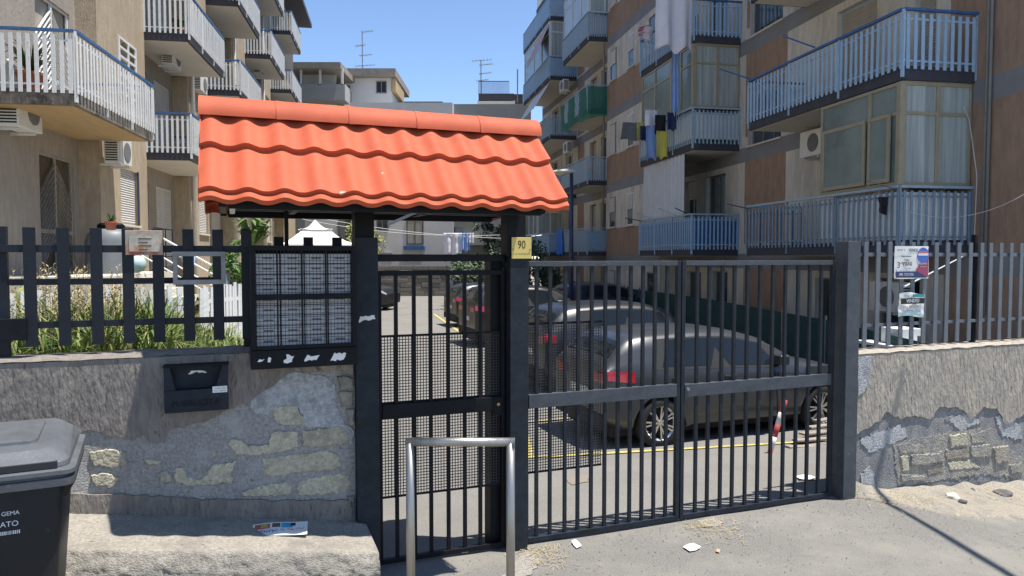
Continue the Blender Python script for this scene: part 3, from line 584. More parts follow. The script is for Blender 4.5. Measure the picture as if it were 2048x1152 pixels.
MB().box(-w_ * .8, w_ * .7, -.0235, -.022, -h_ * .9, -h_ * .72).build('teal_print', pm('teal_print2', (.25, .45, .48), .6, .2), sg); marks(sg, -.7 * w_, .7 * w_, -h_ * .15, .025, -.023, 9, M['zinc']); marks(sg, -.75 * w_, .8 * w_, -h_ * .48, .03, -.023, 10, M['zinc'])
# ================================================================ STEEL HOOP
hp_ = atz(920, 884, 1.09); yh = hp_.y; xa = aty(820, 884, yh).x; xb = aty(1021, 884, yh).x; zt = aty(820, 884, yh).z
hb = empty('hoop_barrier', (0, yh, gz((0, yh))), 0, 'brushed steel square-cornered hoop barrier in front of the narrow gate', 'barrier')
zg = gz((0, yh)); b = MB().tube([(xa, 0, -.02), (xa, 0, zt - zg)], .0265, 14); b.build('leg', M['steel'], hb, smooth=True); MB().tube([(xb, 0, -.02), (xb, 0, zt - zg)], .0265, 14).build('leg', M['steel'], hb, smooth=True)
MB().tube([(xa - .0265, 0, zt - zg), (xb + .0265, 0, zt - zg)], .0265, 14).build('top_bar', M['steel'], hb, smooth=True)
# ================================================================ WHEELIE BIN
bx = -2.475; by = 3.50; bz = gz((bx, by)); BW, BD = .60, .72
wb = empty('wheelie_bin', (bx, by, bz), rad(27), 'dark grey wheeled rubbish bin with scuffed lid', 'bin')
rimz = 1.20 - bz
def rr(w, d, z, r=.06, n=5):
    out = []
    for cx, cy, a0 in ((w - r, d - r, 0), (-w + r, d - r, 90), (-w + r, -d + r, 180), (w - r, -d + r, 270)):
        for k in range(n + 1): a = rad(a0 + 90 * k / n); out.append((cx + r * math.cos(a), cy + r * math.sin(a), z))
    return out
def loft(rings, cap0=True, cap1=True):
    b = MB(); n = len(rings[0])
    for r_ in rings: b.v += [tuple(p) for p in r_]
    for i in range(len(rings) - 1):
        for k in range(n): a = i * n + k; c = i * n + (k + 1) % n; b.f.append((a, c, c + n, a + n))
    if cap0: b.f.append(tuple(range(n))[::-1])
    if cap1: b.f.append(tuple((len(rings) - 1) * n + k for k in range(n)))
    return b
loft([rr(BW / 2 - .10, BD / 2 - .10, .05), rr(BW / 2 - .035, BD / 2 - .035, rimz - .05)]).build('body', M['bin'], wb, smooth=True, bevel=.004)
loft([rr(BW / 2 + .012, BD / 2 + .012, rimz - .055, .05), rr(BW / 2 + .016, BD / 2 + .016, rimz - .018, .05), rr(BW / 2 + .0, BD / 2 + .0, rimz - .014, .05), rr(BW / 2 + .002, BD / 2 + .002, rimz - .004, .05), rr(BW / 2 + .02, BD / 2 + .02, rimz, .05), rr(BW / 2 + .02, BD / 2 + .02, rimz + .022, .05), rr(BW / 2 - .01, BD / 2 - .01, rimz + .03, .05)]).build('rim', M['binlid'], wb, bevel=.003)
lid = loft([rr(BW / 2 - .005, BD / 2 - .0, rimz + .03, .07), rr(BW / 2 - .008, BD / 2 - .005, rimz + .055, .07), [(x, y, z + .03 * (y + .36) / .72) for x, y, z in rr(BW / 2 - .03, BD / 2 - .04, rimz + .075, .09)], [(x, y, z + .05 * (y + .36) / .72) for x, y, z in rr(BW / 2 - .075, BD / 2 - .08, rimz + .098, .09)]]).build('lid', M['binlid'], wb, bevel=.006)
loft([[(x, y + .03, z + .04 * (y + .36) / .72) for x, y, z in rr(.155, .2, rimz + .095, .04)], [(x, y + .03, z + .04 * (y + .36) / .72) for x, y, z in rr(.15, .195, rimz + .118, .04)]]).build('lid_panel', M['binlid'], lid, bevel=.004)
MB().box(-BW / 2 + .06, BW / 2 - .05, -BD / 2 - .003, -BD / 2 + .05, rimz + .034, rimz + .06).build('lid_gap', M['dark'], lid)
MB().tube([(-.22, BD / 2 + .02, rimz + .09), (.22, BD / 2 + .02, rimz + .09)], .016, 10).build('handle', M['binlid'], wb, smooth=True)
for sx in (-.2, .2): MB().lathe([(.1, -.025), (.1, .025)], (sx * 1.1, BD / 2 - .1, .1), 16, 'x').build('wheel', M['tyre'], wb)
MB().hexa([(BW / 2 - .05, -.2, rimz - .15), (BW / 2 - .03, -.2, rimz - .15), (BW / 2 - .03, .2, rimz - .15), (BW / 2 - .05, .2, rimz - .15)], [(BW / 2 - .05, -.3, rimz - .055), (BW / 2 + .015, -.3, rimz - .055), (BW / 2 + .015, .3, rimz - .055), (BW / 2 - .05, .3, rimz - .055)]).build('lifting_comb', M['bin'], wb)
sl = (.065) / (rimz - .1); yf = lambda z: -(BD / 2 - .10 + sl * (z - .05)) - .003
for s_, sz, x_, z_, al in (('GEMA', .026, .095, rimz - .165, 'RIGHT'), ('INDIFFERENZIATO', .034, .09, rimz - .215, 'RIGHT')):
    text('lettering', s_, sz, M['label_white'], wb, (x_, yf(z_), z_), (rad(90) - math.atan(sl), 0, 0), al)
p = Vector((.035, 0, rimz - .255)); b = MB(); x = -.10
rn = random.Random(3)
while x < .06: w2 = rn.choice((.002, .003, .005)); b.box(x, x + w2, -.0005, .0005, -.008, .008); x += w2 + rn.choice((.0015, .003))
o = b.build('barcode', M['label_white'], wb, kind='stuff'); o.location = (p.x, yf(p.z), p.z); o.rotation_euler = (-math.atan(sl), 0, 0)
# ================================================================ LITTER, ROCKS, LAMP OUTSIDE THE FRAME
def rock(u, v, r, mat, label, sq=.6, seed=0):
    q = atz(u, v, -.08); z = gz(q); q = atz(u, v, z + r * sq * .5); b = MB(); rn = random.Random(seed); bm = bmesh.new(); bmesh.ops.create_icosphere(bm, subdivisions=2, radius=r)
    for vv in bm.verts:
        k = 1 + .35 * noise.noise(vv.co * (1.6 / r) + Vector((seed, 0, 0))); vv.co = Vector((vv.co.x * k * 1.25, vv.co.y * k, vv.co.z * k * sq))
    m = D.meshes.new('rock'); bm.to_mesh(m); bm.free(); o = link('rock', m, M[mat], loc=(q.x, q.y, z + r * sq * .45 + .02), rot=(0, 0, seed)); tag(o, label, 'rock'); return o
rock(1905, 998, .055, 'rock_white', 'white chunk of stone on the dust by the beige wall', .75, 1)
rock(1940, 985, .05, 'rock_dark', 'dark pointed stone close to the foot of the beige wall', .7, 2)
rock(1925, 1008, .035, 'rock_dark', 'small dark stone touching the white stone chunk', .7, 3)
rock(2005, 990, .085, 'rock_dark', 'long flat dark slab of stone by the beige wall', .35, 4)
rock(1888, 992, .035, 'rubble', 'small brown stone left of the white stone chunk', .6, 5)
def scrap(u, v, w_, d_, rz, label, mat='paper', name='paper_scrap', cat='litter', n=5):
    q = atz(u, v, 0); z = gz(q); q = atz(u, v, z)
    pts = jag([(-w_ / 2, -d_ / 2), (w_ / 2, -d_ / 2 * .7), (w_ / 2 * .8, d_ / 2), (-w_ / 2 * .9, d_ / 2 * .8)], .05, .006, int(u)); b = MB(); k = len(pts)
    b.add([(x, y, .012 + .008 * math.sin(x * 30 + y * 20)) for x, y in pts], [tuple(range(k))]); o = b.build(name, M[mat]); o.location = (q.x, q.y, z + .006); o.rotation_euler = (0, 0, rz); tag(o, label, cat); o.modifiers.new('s', 'SOLIDIFY').thickness = .002; return o
scrap(1153, 1092, .045, .13, .3, 'narrow white paper strip on asphalt before the wide gate'); scrap(1384, 1099, .12, .10, .4, 'folded white paper sheet on the asphalt driveway'); scrap(1436, 1106, .04, .03, 1., 'tiny yellowish paper scrap beside the folded white sheet', 'straw')
scrap(1100, 1074, .2, .1, .3, 'crumpled white paper under the wide gate bottom rail'); scrap(1612, 958, .18, .14, 0., 'flat white plastic dish on the yard behind the gate'); scrap(145, 1042, .06, .03, .2, 'reddish dry leaf on the concrete ledge', 'terracotta', 'dry_leaf', 'leaf').location.z += .0
o = D.objects['dry_leaf']; q = atz(144, 1043, .60); o.location = (q.x, q.y, .612)
b = MB(); rn = random.Random(5)
for i in range(1500):
    s = rn.uniform(-.3, 7.5); y = -abs(rn.gauss(0, .8)) - .03 if rn.random() < .75 else rn.uniform(-3.5, -.1)
    if s < .05 and y > -.6: continue
    p = W.P(s, y, 0); z = gz(p) + .004; r = rn.uniform(.002, .007) * (1.5 if rn.random() < .06 else 1); a = rn.uniform(0, 6)
    vs = [(p.x + r * math.cos(a + k * 1.57) * rn.uniform(.6, 1.2), p.y + r * math.sin(a + k * 1.57) * rn.uniform(.6, 1.2), z) for k in range(4)] + [(p.x, p.y, z + r * .9)]
    b.add(vs, [(0, 1, 4), (1, 2, 4), (2, 3, 4), (3, 0, 4)])
b.build('gravel', M['asphalt'], kind='stuff'); tag(D.objects['gravel'], 'loose grit and pebbles scattered over the asphalt', 'gravel')
b = MB()
for i in range(900):
    s = rn.choice((rn.gauss(4.75, .25), rn.uniform(4.6, 7.3), rn.gauss(2.75, .12), rn.gauss(6.2, .4), rn.gauss(1.25, .1))); y = -.06 - abs(rn.gauss(0, .22)); p = W.P(s, y, 0); z = gz(p) + rn.uniform(.02, .06) if s > 4.4 else gz(p) + .012; a = rn.uniform(0, 6.3); l = rn.uniform(.02, .07)
    d = Vector((math.cos(a), math.sin(a), rn.uniform(-.1, .3))) * l; n = Vector((-d.y, d.x, 0)).normalized() * .0016
    q = Vector((p.x, p.y, z)); b.add([q - n, q + n, q + n + d, q - n + d], [(0, 1, 2, 3)])
b.build('dry_grass_debris', M['straw'], kind='stuff'); tag(D.objects['dry_grass_debris'], 'dry straw bits gathered along the wall foot', 'debris')
sl_ = empty('street_lamp', (5.32, 2.4, -.3), 0, 'roadside lamp column with long arm whose shadow crosses the right wall', 'street lamp')
MB().tube([(0, 0, 0), (0, 0, 6.3)], [.07, .05], 10).build('pole', M['pipe'], sl_); MB().tube([(0, 0, 6.3), (-.05, 1.5, 6.35), (-.16, 4.15, 6.3)], .035, 8).build('arm', M['pipe'], sl_)
# ================================================================ BUILDING TOOLS
def facade(par, y, x0, x1, z0, z1, holes, default, zones=(), rev=.22, revmat='cream', backmat='dark'):
    """wall face at local y, looking to +y, with real openings"""
    xs = sorted({x0, x1, *[h[0] for h in holes], *[h[1] for h in holes], *[q for z in zones for q in z[:2]]}); xs = [x for x in xs if x0 <= x <= x1]
    zs = sorted({z0, z1, *[h[2] for h in holes], *[h[3] for h in holes], *[q for z in zones for q in z[2:4]]}); zs = [z for z in zs if z0 <= z <= z1]
    cell = {}
    for i in range(len(xs) - 1):
        for j in range(len(zs) - 1):
            cx, cz = (xs[i] + xs[i + 1]) / 2, (zs[j] + zs[j + 1]) / 2
            if any(h[0] < cx < h[1] and h[2] < cz < h[3] for h in holes): continue
            mt = default
            for z in zones:
                if z[0] < cx < z[1] and z[2] < cz < z[3]: mt = z[4]
            cell[i, j] = mt
    while cell:
        st_, mt = next(iter(cell.items())); todo = [st_]; comp = []
        while todo:
            q = todo.pop()
            if cell.get(q) != mt: continue
            del cell[q]; comp.append(q); todo += [(q[0] + 1, q[1]), (q[0] - 1, q[1]), (q[0], q[1] + 1), (q[0], q[1] - 1)]
        vid = {}; b = MB()
        for i, j in comp:
            ids = []
            for ii, jj in ((i, j), (i + 1, j), (i + 1, j + 1), (i, j + 1)):
                if (ii, jj) not in vid: vid[ii, jj] = len(b.v); b.v.append((xs[ii], y, zs[jj]))
                ids.append(vid[ii, jj])
            b.f.append(tuple(ids))
        b.build({'band': 'floor_band', 'brown': 'brown_panel'}.get(mt, 'wall'), M[mt], par)
    if holes:
        for h in holes:
            b = MB(); d = MB(); a, c, e, f = h[:4]; k = y - rev
            b.add([(a, y, e), (c, y, e), (c, y, f), (a, y, f), (a, k, e), (c, k, e), (c, k, f), (a, k, f)], [(0, 1, 5, 4), (1, 2, 6, 5), (2, 3, 7, 6), (3, 0, 4, 7)])
            d.add([(a, k - .005, e), (c, k - .005, e), (c, k - .005, f), (a, k - .005, f)], [(0, 1, 2, 3)])
            o = b.build('reveal', M[revmat], par); d.build('opening_back', M[backmat], o)
def window(par, y, a, c, e, f, kind='glass', fm='whiteframe', gm='glass', sill=True, rev=.16, ratio=1.0, split=2):
    """frame, panes and shutter set back in the opening a-c, e-f"""
    k = y - rev; w = MB(); t = .045
    w.box(a, c, k - .03, k + .03, f - t, f); w.box(a, c, k - .03, k + .03, e, e + t); w.box(a, a + t, k - .03, k + .03, e + t, f - t); w.box(c - t, c, k - .03, k + .03, e + t, f - t)
    for i in range(1, split): x = a + (c - a) * i / split; w.box(x - t / 2, x + t / 2, k - .03, k + .03, e + t, f - t)
    o = w.build('window', M[fm], par, bevel=.004)
    if kind in ('glass', 'half'): MB().box(a + t, c - t, k - .006, k + .006, e + t, f - t).build('pane', M[gm], o)
    if kind in ('shutter', 'half'):
        zb = e + t if kind == 'shutter' else e + (f - e) * (1 - ratio)
        b = MB(); n = max(4, int((f - t - zb) / .055)); h = (f - t - zb) / n
        for i in range(n): z = zb + i * h; b.add([(a + t, k + .032, z), (c - t, k + .032, z), (c - t, k + .046, z + h * .5), (a + t, k + .046, z + h * .5), (a + t, k + .034, z + h * .92), (c - t, k + .034, z + h * .92)], [(0, 1, 2, 3), (3, 2, 5, 4)])
        b.build('roller_shutter', M[gm] if kind == 'shutter' and gm != 'glass' else M['shutter'], o)
    if sill: MB().box(a - .05, c + .05, y - .02, y + .06, e - .05, e - .004).build('sill', M['soffit'], o, bevel=.004)
    return o
def balcony(par, x0, x1, yw, yf, zf, slab='slabdark', soffit='soffit', slat='white', rail='bluerail', thick=.24, sw=.055, pitch=.105, near=1, single=True, panel=None, h=.95, label=None, far=True, hang=.06):
    """slab with railing; near=1: the x0 end faces the camera, near=-1: the x1 end"""
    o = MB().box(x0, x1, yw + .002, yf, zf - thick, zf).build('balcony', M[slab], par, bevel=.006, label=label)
    MB().box(x0 + .06, x1 - .06, yw + .004, yf - .06, zf - thick - .012, zf - thick - .001).build('soffit', M[soffit], o)
    runs = [((x0, yf), (x1, yf))]; runs.append(((x0, yw), (x0, yf))); runs.append(((x1, yw), (x1, yf)))
    allb = MB(); rb = MB(); hb = MB(); pb = MB(); cen = ((x0 + x1) / 2, (yw + yf) / 2)
    ms = MB().box(-sw / 2, sw / 2, -.007, .007, -hang, h - .07).mesh('slat'); ms.materials.append(M[slat])
    for k, (a, c) in enumerate(runs):
        d = Vector((c[0] - a[0], c[1] - a[1], 0)); ln = d.length; d.normalize(); n = Vector((-d.y, d.x, 0))
        if n.dot(Vector((a[0] - cen[0], a[1] - cen[1], 0))) < 0: n = -n
        ang = math.atan2(d.y, d.x); cnt = max(2, int(ln / pitch))
        for z in (.08, h - .16): rb.bar(Vector((a[0], a[1], zf + z)) + n * .01, Vector((c[0], c[1], zf + z)) + n * .01, .02, .03)
        hb.bar(Vector((a[0], a[1], zf + h)) + n * .02, Vector((c[0], c[1], zf + h)) + n * .02, .055, .045)
        if panel: pb.bar(Vector((a[0], a[1], zf + h / 2 - .02)) - n * .02, Vector((c[0], c[1], zf + h / 2 - .02)) - n * .02, .012, h - .2)
        for i in range(cnt + 1):
            t = (i + (.5 if k else 0)) / (cnt + (1 if k else 0)); p = Vector((a[0], a[1], zf)) + d * (ln * t) + n * .034
            if single: so = D.objects.new('slat', ms); COL.objects.link(so); so.parent = o; so.location = p; so.rotation_euler = (rad(rnd2.uniform(-.6, .6)), 0, ang)
            else:
                r_ = d * sw / 2; q = n * .006; zz = (Vector((0, 0, -hang)), Vector((0, 0, h - .07)))
                allb.hexa([p - r_ - q + zz[0], p + r_ - q + zz[0], p + r_ + q + zz[0], p - r_ + q + zz[0]], [p - r_ - q + zz[1], p + r_ - q + zz[1], p + r_ + q + zz[1], p - r_ + q + zz[1]])
        np_ = max(1, round(ln / 1.5))
        for i in range(np_ + 1):
            p = Vector((a[0], a[1], zf)) + d * (ln * i / np_) + n * .012; rb.bar(p + Vector((0, 0, -.2)), p + Vector((0, 0, h)), .035, .03, up=(d.x, d.y, 0))
    if not single: allb.build('slats', M[slat], o, kind='stuff')
    rb.build('railing_frame', M[slat], o); hb.build('handrail', M[rail], o)
    if panel: pb.build('railing_panel', M[panel], o)
    return o
rnd2 = random.Random(11)
def ac(fr, x, y, z, label, w=.8, h=.56, d=.3, group='air conditioning units'):
    a = empty('air_conditioner', fr.P(x, y, z), fr.rz, label, 'air conditioner', group)
    MB().box(-w / 2, w / 2, .12, .12 + d, 0, h).build('casing', M['acwhite'], a, bevel=.015)
    MB().lathe([(.02, .001), (.21, .001), (.21, .012), (.195, .016)], (-w * .12, .12 + d, h / 2), 24, 'y').build('fan_grille', M['cloth_grey'], a)
    for sx in (-1, 1):
        b = MB()
        for i in range(9): b.box(*sorted((sx * (w / 2 + .001), sx * (w / 2 + .004))), .15, .12 + d - .03, .05 + i * .052, .05 + i * .052 + .028)
        b.build('side_louvres', M['dark'], a, kind='stuff')
    for sx in (-.28, .28): MB().box(sx - .02, sx + .02, .0, .4, -.05, -.005).build('bracket', M['whiteplastic'], a)
    return a
def cloth(fr, x, y, zt, w, h, mat, label, ax='x', folds=3., amp=.03, name='laundry', flare=0., seed=0, cat='laundry'):
    b = MB()
    def f(a, c):
        k = 1 + flare * c; p = (a - .5) * w * k; q = amp * math.sin(a * folds * 6.28 + seed) * (.3 + c) + .03 * noise.noise(Vector((a * 3, c * 3, seed))); z = -h * c * (1 - .12 * abs(math.sin(a * 5 + seed)))
        return (p, q, z) if ax == 'x' else (q, p, z)
    b.grid(f, 22, 16); o = b.build(name, M[mat], smooth=True); o.location = fr.P(x, y, zt); o.rotation_euler = (0, 0, fr.rz); o.modifiers.new('s', 'SOLIDIFY').thickness = .006; tag(o, label, cat, 'laundry hung out on balconies'); return o
def rod(fr, a, c, label, mat='bluerail', r=.016, name='drying_arm'):
    MB().tube([a, c], r, 6).build(name, M[mat], RB, label=label)
# ================================================================ RIGHT BUILDING
RB = empty('apartment_building', R.P(0, 0, -.2), R.rz, 'shaded apartment block with cream brown and grey render and light blue balconies', 'building')
RB.location = R.P(0, 0, 0)
FL = [2.46, 5.48, 8.51, 11.54, 14.57]
TOP = 17.3
MB().box(-1.75, 33.5, -9, -.26, -.3, TOP).build('core', M['tan_shaded2'], RB)
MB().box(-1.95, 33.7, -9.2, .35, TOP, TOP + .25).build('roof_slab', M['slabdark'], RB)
bands = [(-2, 40, f - .6, f - .18, 'band') for f in FL]
zones = []
for i, f in enumerate([-.57] + FL):
    zones += [(5.95, 8.05, f + .1, f + 2.6, 'brown')]                                 # stair column
    zones += [(-2, .6, f - .2, f + 2.5, 'brown'), (19.0, 20.3, f, f + 2.5, 'brown'), (24.2, 25.4, f - .1, f + 2.5, 'brown')]
holes = []; wins = []
for f in [-.57] + FL:
    zw = f + 2.43
    if 2 < zw < 15: holes.append((6.2, 7.88, zw + .42, zw + 1.75)); wins.append((6.2, 7.88, zw + .42, zw + 1.75, 'glass', 'zinc', 'glass', 3))
for f in FL:
    holes += [(2.6, 3.95, f, f + 2.25), (.95, 1.55, f + .0, f + 2.25)]; wins += [(2.6, 3.95, f, f + 2.25, 'shutter', 'lightblue', 'shutterbeige', 1), (.95, 1.55, f, f + 2.25, 'shutter', 'greyblue', 'shutterbeige', 1)]
    holes += [(9.2, 10.5, f, f + 2.25), (11.2, 12.1, f + .9, f + 2.25)]; wins += [(9.2, 10.5, f, f + 2.25, 'glass', 'zinc', 'glass', 2), (11.2, 12.1, f + .9, f + 2.25, 'half', 'whiteframe', 'glass', 2)]
    holes += [(20.6, 21.5, f, f + 2.25), (22.2, 23.2, f, f + 2.25)]; wins += [(20.6, 21.5, f, f + 2.25, 'glass', 'whiteframe', 'glass', 2), (22.2, 23.2, f, f + 2.25, 'glass', 'bark', 'shutterbeige', 1)]
    holes += [(26.4, 27.8, f, f + 2.25), (29.5, 31, f, f + 2.25)]; wins += [(26.4, 27.8, f, f + 2.25, 'glass', 'whiteframe', 'glass', 2), (29.5, 31, f, f + 2.25, 'glass', 'whiteframe', 'glass', 2)]
# ground floor doors and windows
for a, c, e, g in ((1.2, 2.4, -.2, 1.75), (3.4, 4.6, .5, 1.7), (9, 10, -.2, 1.75), (10.8, 11.9, .5, 1.7), (20.5, 21.4, -.2, 1.7), (26.4, 27.6, -.2, 1.7), (29, 30, .4, 1.6)):
    holes.append((a, c, e, g)); wins.append((a, c, e, g, 'glass', 'zinc', 'glass', 2))
facade(RB, 0, -1.75, 33.5, -.3, TOP, holes, 'cream', zones + bands)
for a, c, e, g, kd, fm, gm, sp in wins: window(RB, 0, a, c, e, g, kd, fm, gm, sill=(g - e < 2), ratio=.45, split=sp)
# protruding bay between the second and third balcony columns
MB().box(12.65, 18.6, -.2, .63, -.3, TOP).build('bay_core', M['cream'], RB)
z2 = []; h2 = []; w2 = []
for i, f in enumerate([-.57] + FL):
    z2.append((12, 19, f - .18, f + .9, 'brown'))
    for x, kd in ((13.1, 'glass'), (15.3, 'half'), (17.4, 'half' if i % 2 else 'shutter')):
        h2.append((x, x + .72, f + .95, f + 2.2)); w2.append((x, x + .72, f + .95, f + 2.2, kd))
z2 += bands
facade(RB, .65, 12.65, 18.6, -.3, TOP, h2, 'cream', z2, rev=.015, backmat='dark')
for i, (a, c, e, g, kd) in enumerate(w2): window(RB, .69, a, c, e, g, kd, ('zinc', 'whiteframe', 'zinc')[i % 3], 'glass', rev=.045, ratio=.5, split=1)
YF = 1.45
for i, f in enumerate(FL):
    nearrow = i < 3
    balcony(RB, 0., 5.2, 0, YF, f, slat='lightblue' if i else 'steelblue', rail='bluerail' if i else 'greyblue', sw=.064 if i else .05, pitch=.148, single=i < 2, panel=None)
    balcony(RB, 8.36, 12.5, 0, YF, f, slat=('lightblue', 'greyblue', 'lightblue', 'lightblue', 'lightblue')[i], rail='greyblue' if i < 2 else 'bluerail', sw=.05, pitch=.13, single=i < 3, panel=('bluerail', 'canvaswhite', None, None, None)[i])
    balcony(RB, 18.75, 22.9, 0, YF, f, slat='greyblue', rail='greyblue', single=False, panel=('lightblue', None, None, 'corrugated', None)[i])
    balcony(RB, 25.6, 32.2, 0, YF, f, slat='lightblue' if i != 2 else 'greyblue', rail='lightblue', single=False, panel=('corrugated', None, None, 'lightblue', 'corrugated')[i])
# white sheets behind the low railing of the ground balcony
VX = R.px(1640, 300, YF)[0]
MB().box(.05, VX, YF - .02, YF - .006, FL[0] + .03, FL[0] + .86).build('railing_panel', M['canvaswhite'], RB); MB().box(.03, .05, .06, YF - .05, FL[0] + .03, FL[0] + .86).build('railing_panel', M['canvaswhite'], RB)
def veranda(x0, x1, zb, zt, posts, endsplit, gl='frosted_reflection', yw=.0, name='veranda', mid=None, fm='olive', front=True, label=None):
    b = MB(); t = .055; y = YF - .04
    v = MB().box(x0, x0 + .09, y - .05, y + .05, zb, zt).build(name, M[fm], RB, bevel=.004, label=label)
    xs = [x0 + .09] + list(posts) + [x1]; mid = mid or zb + (zt - zb) * .7
    if front:
        for i in range(len(xs) - 1):
            a, c = xs[i], xs[i + 1]
            fb = MB(); fb.box(a, c, y - .03, y + .03, zb, zb + t); fb.box(a, c, y - .03, y + .03, zt - t, zt); fb.box(a, c, y - .03, y + .03, mid - t / 2, mid + t / 2); fb.box(c - t, c, y - .032, y + .032, zb + t, zt - t); fb.box(a, a + t * .6, y - .032, y + .032, zb + t, zt - t)
            fb.build('frame', M[fm], v, bevel=.003)
            MB().box(a + t * .6, c - t, y - .005, y + .005, zb + t, mid - t / 2).build('pane', M[gl], v); MB().box(a + t * .6, c - t, y - .005, y + .005, mid + t / 2, zt - t).build('pane', M[gl], v)
    ys = [yw + .02 + (y - .05 - yw - .02) * i / endsplit for i in range(endsplit + 1)]
    for i in range(endsplit):
        a, c = ys[i], ys[i + 1]; fb = MB(); X = x0 + .045
        fb.box(X - .03, X + .03, a, c, zb, zb + t); fb.box(X - .03, X + .03, a, c, zt - t, zt); fb.box(X - .03, X + .03, a, c, mid - t / 2, mid + t / 2); fb.box(X - .032, X + .032, a, a + t * .7, zb + t, zt - t); fb.box(X - .032, X + .032, c - t * .7, c, zb + t, zt - t)
        fb.build('frame', M[fm], v, bevel=.003); MB().box(X - .005, X + .005, a + t * .7, c - t * .7, zb + t, mid - t / 2).build('pane', M['curtainglass'], v); MB().box(X - .005, X + .005, a + t * .7, c - t * .7, mid + t / 2, zt - t).build('pane', M['curtainglass'], v)
    return v
xm = R.px(1735, 330, YF)[0]
veranda(.02, VX, FL[0] + .98, FL[1] - .26, [xm], 2, label='olive framed glazed veranda with sliding panes')
# proud sliding sashes
for a, c in ((.25, xm - .03), (xm + .05, VX - .12)):
    fb = MB(); z0, z1 = FL[0] + 1.05, FL[0] + 2.25; y = YF + .02
    fb.box(a, c, y - .02, y + .02, z0, z0 + .07); fb.box(a, c, y - .02, y + .02, z1 - .07, z1); fb.box(a, a + .07, y - .02, y + .02, z0 + .07, z1 - .07); fb.box(c - .07, c, y - .02, y + .02, z0 + .07, z1 - .07); s_ = fb.build('sliding_sash', M['olive'], RB, bevel=.004); MB().box(a + .07, c - .07, y - .006, y + .006, z0 + .07, z1 - .07).build('pane', M['frosted_reflection'], s_)
xa = R.px(1325, 200, YF)[0]
veranda(8.4, 12.45, FL[1] + .98, FL[2] - .26, [9.3, 10.0, 11.3], 2, label='brown framed glazed veranda above the corrugated screen')
veranda(18.8, 22.8, FL[3] + .98, FL[4] - .26, [20, 21.4], 2, fm='whiteframe', gl='curtainglass')
veranda(25.7, 32.1, FL[3] + .98, FL[4] - .26, [27.5, 29.5], 2, fm='whiteframe', gl='frosted_reflection')
veranda(28.5, 32.1, FL[0] + .98, FL[1] - .3, [29.6, 30.8], 2, fm='whiteframe', gl='frosted_reflection')
# corrugated wind screen on the first-floor balcony of the second column
b = MB(); xA, xB = 9.05, 12.35; n = 60
b.grid(lambda a, c: (xA + (xB - xA) * a, YF - .06 + .045 * math.sin(a * 2 * math.pi * 12), FL[0] + .75 + 2.0 * c), 192, 1); b.build('corrugated_screen', M['corrugated'], RB, smooth=True)
# green net hung round a balcony
for zf in (FL[2],):
    b = MB()
    def fn(a, c):
        t = a * 3; yy = YF + .06 + .05 * math.sin(a * 20); sag = .1 * math.sin(a * 14) * c
        if t < .8: p = (18.68 - .04 * math.sin(c * 3), .05 + (yy - .05) * t / .8)
        else: p = (18.68 + (22.95 - 18.68) * (t - .8) / 2.2, yy)
        return (p[0], p[1] + .03 * noise.noise(Vector((a * 15, c * 5, 0))), zf + .88 - 1.32 * c + sag)
    b.grid(fn, 60, 10); o = b.build('safety_net', M['greennet'], RB, smooth=True)
    al = M['greennet'].node_tree.nodes['Principled BSDF']; al.inputs['Alpha'].default_value = .78
# awnings in the far column
def awn(x0, x1, zt, out, drop, mat):
    MB().grid(lambda a, c: (x0 + (x1 - x0) * a, YF + .02 + out * c, zt - drop * c + .02 * math.sin(a * 9)), 12, 6).build('awning', M[mat], RB, smooth=True)
awn(25.7, 28.2, FL[3] + 2.6, .75, 1.75, 'canvaspink'); awn(25.7, 29.6, FL[2] + 2.6, .8, 1.3, 'canvaswhite')
# wall pipes and cables
b = MB()
for x in (-.30, -.37): b.tube([(x, .05, 1.2), (x, .05, TOP)], .028, 8)
b.build('drain_pipe', M['pipe'], RB, smooth=True)
MB().tube([(18.9, .70, 3), (18.9, .70, TOP)], .04, 8).build('drain_pipe', M['pipe'], RB, smooth=True)
cab = [W.P(5.2, .15, 1.9), R.P(-.2, .12, 2.3), R.P(-.2, .1, 3.6), R.P(-.0, .1, 4.6), R.P(.15, .25, 5.15)]
o = MB().tube(cab, .008, 6).build('cable', M['cordwhite']); tag(o, 'thin pale cable running down beside the grey drain pipe', 'cable')
pts = [R.P(.06, 1.4, 3.05).lerp(R.P(-2.4, .2, 3.9), t) - Vector((0, 0, .55 * 4 * t * (1 - t))) for t in [i / 14 for i in range(15)]]
o = MB().tube(pts, .005, 5).build('cable', M['cordwhite']); tag(o, 'slack pale cable sagging from the lower balcony corner', 'cable')
ac(R, R.px(1622, 280, .4)[0], .0, FL[1] - .95, 'air conditioner hung beside the olive veranda', .85, .6)
ac(R, 25.3, .5, FL[3] - .9, 'far air conditioner below the pink striped awning', .8); ac(R, 25.3, .3, FL[2] - 1.0, 'far air conditioner level with the street lamp head', .8)
ac(R, R.px(1795, 560, .1)[0] , .0, 1.1, 'air conditioner on the ground floor behind the sale signs', .85, .6)
# rooftop
MB().box(24, 33.5, -4, .35, TOP + .25, TOP + 2.6).build('roof_storey', M['farwhite'], RB)
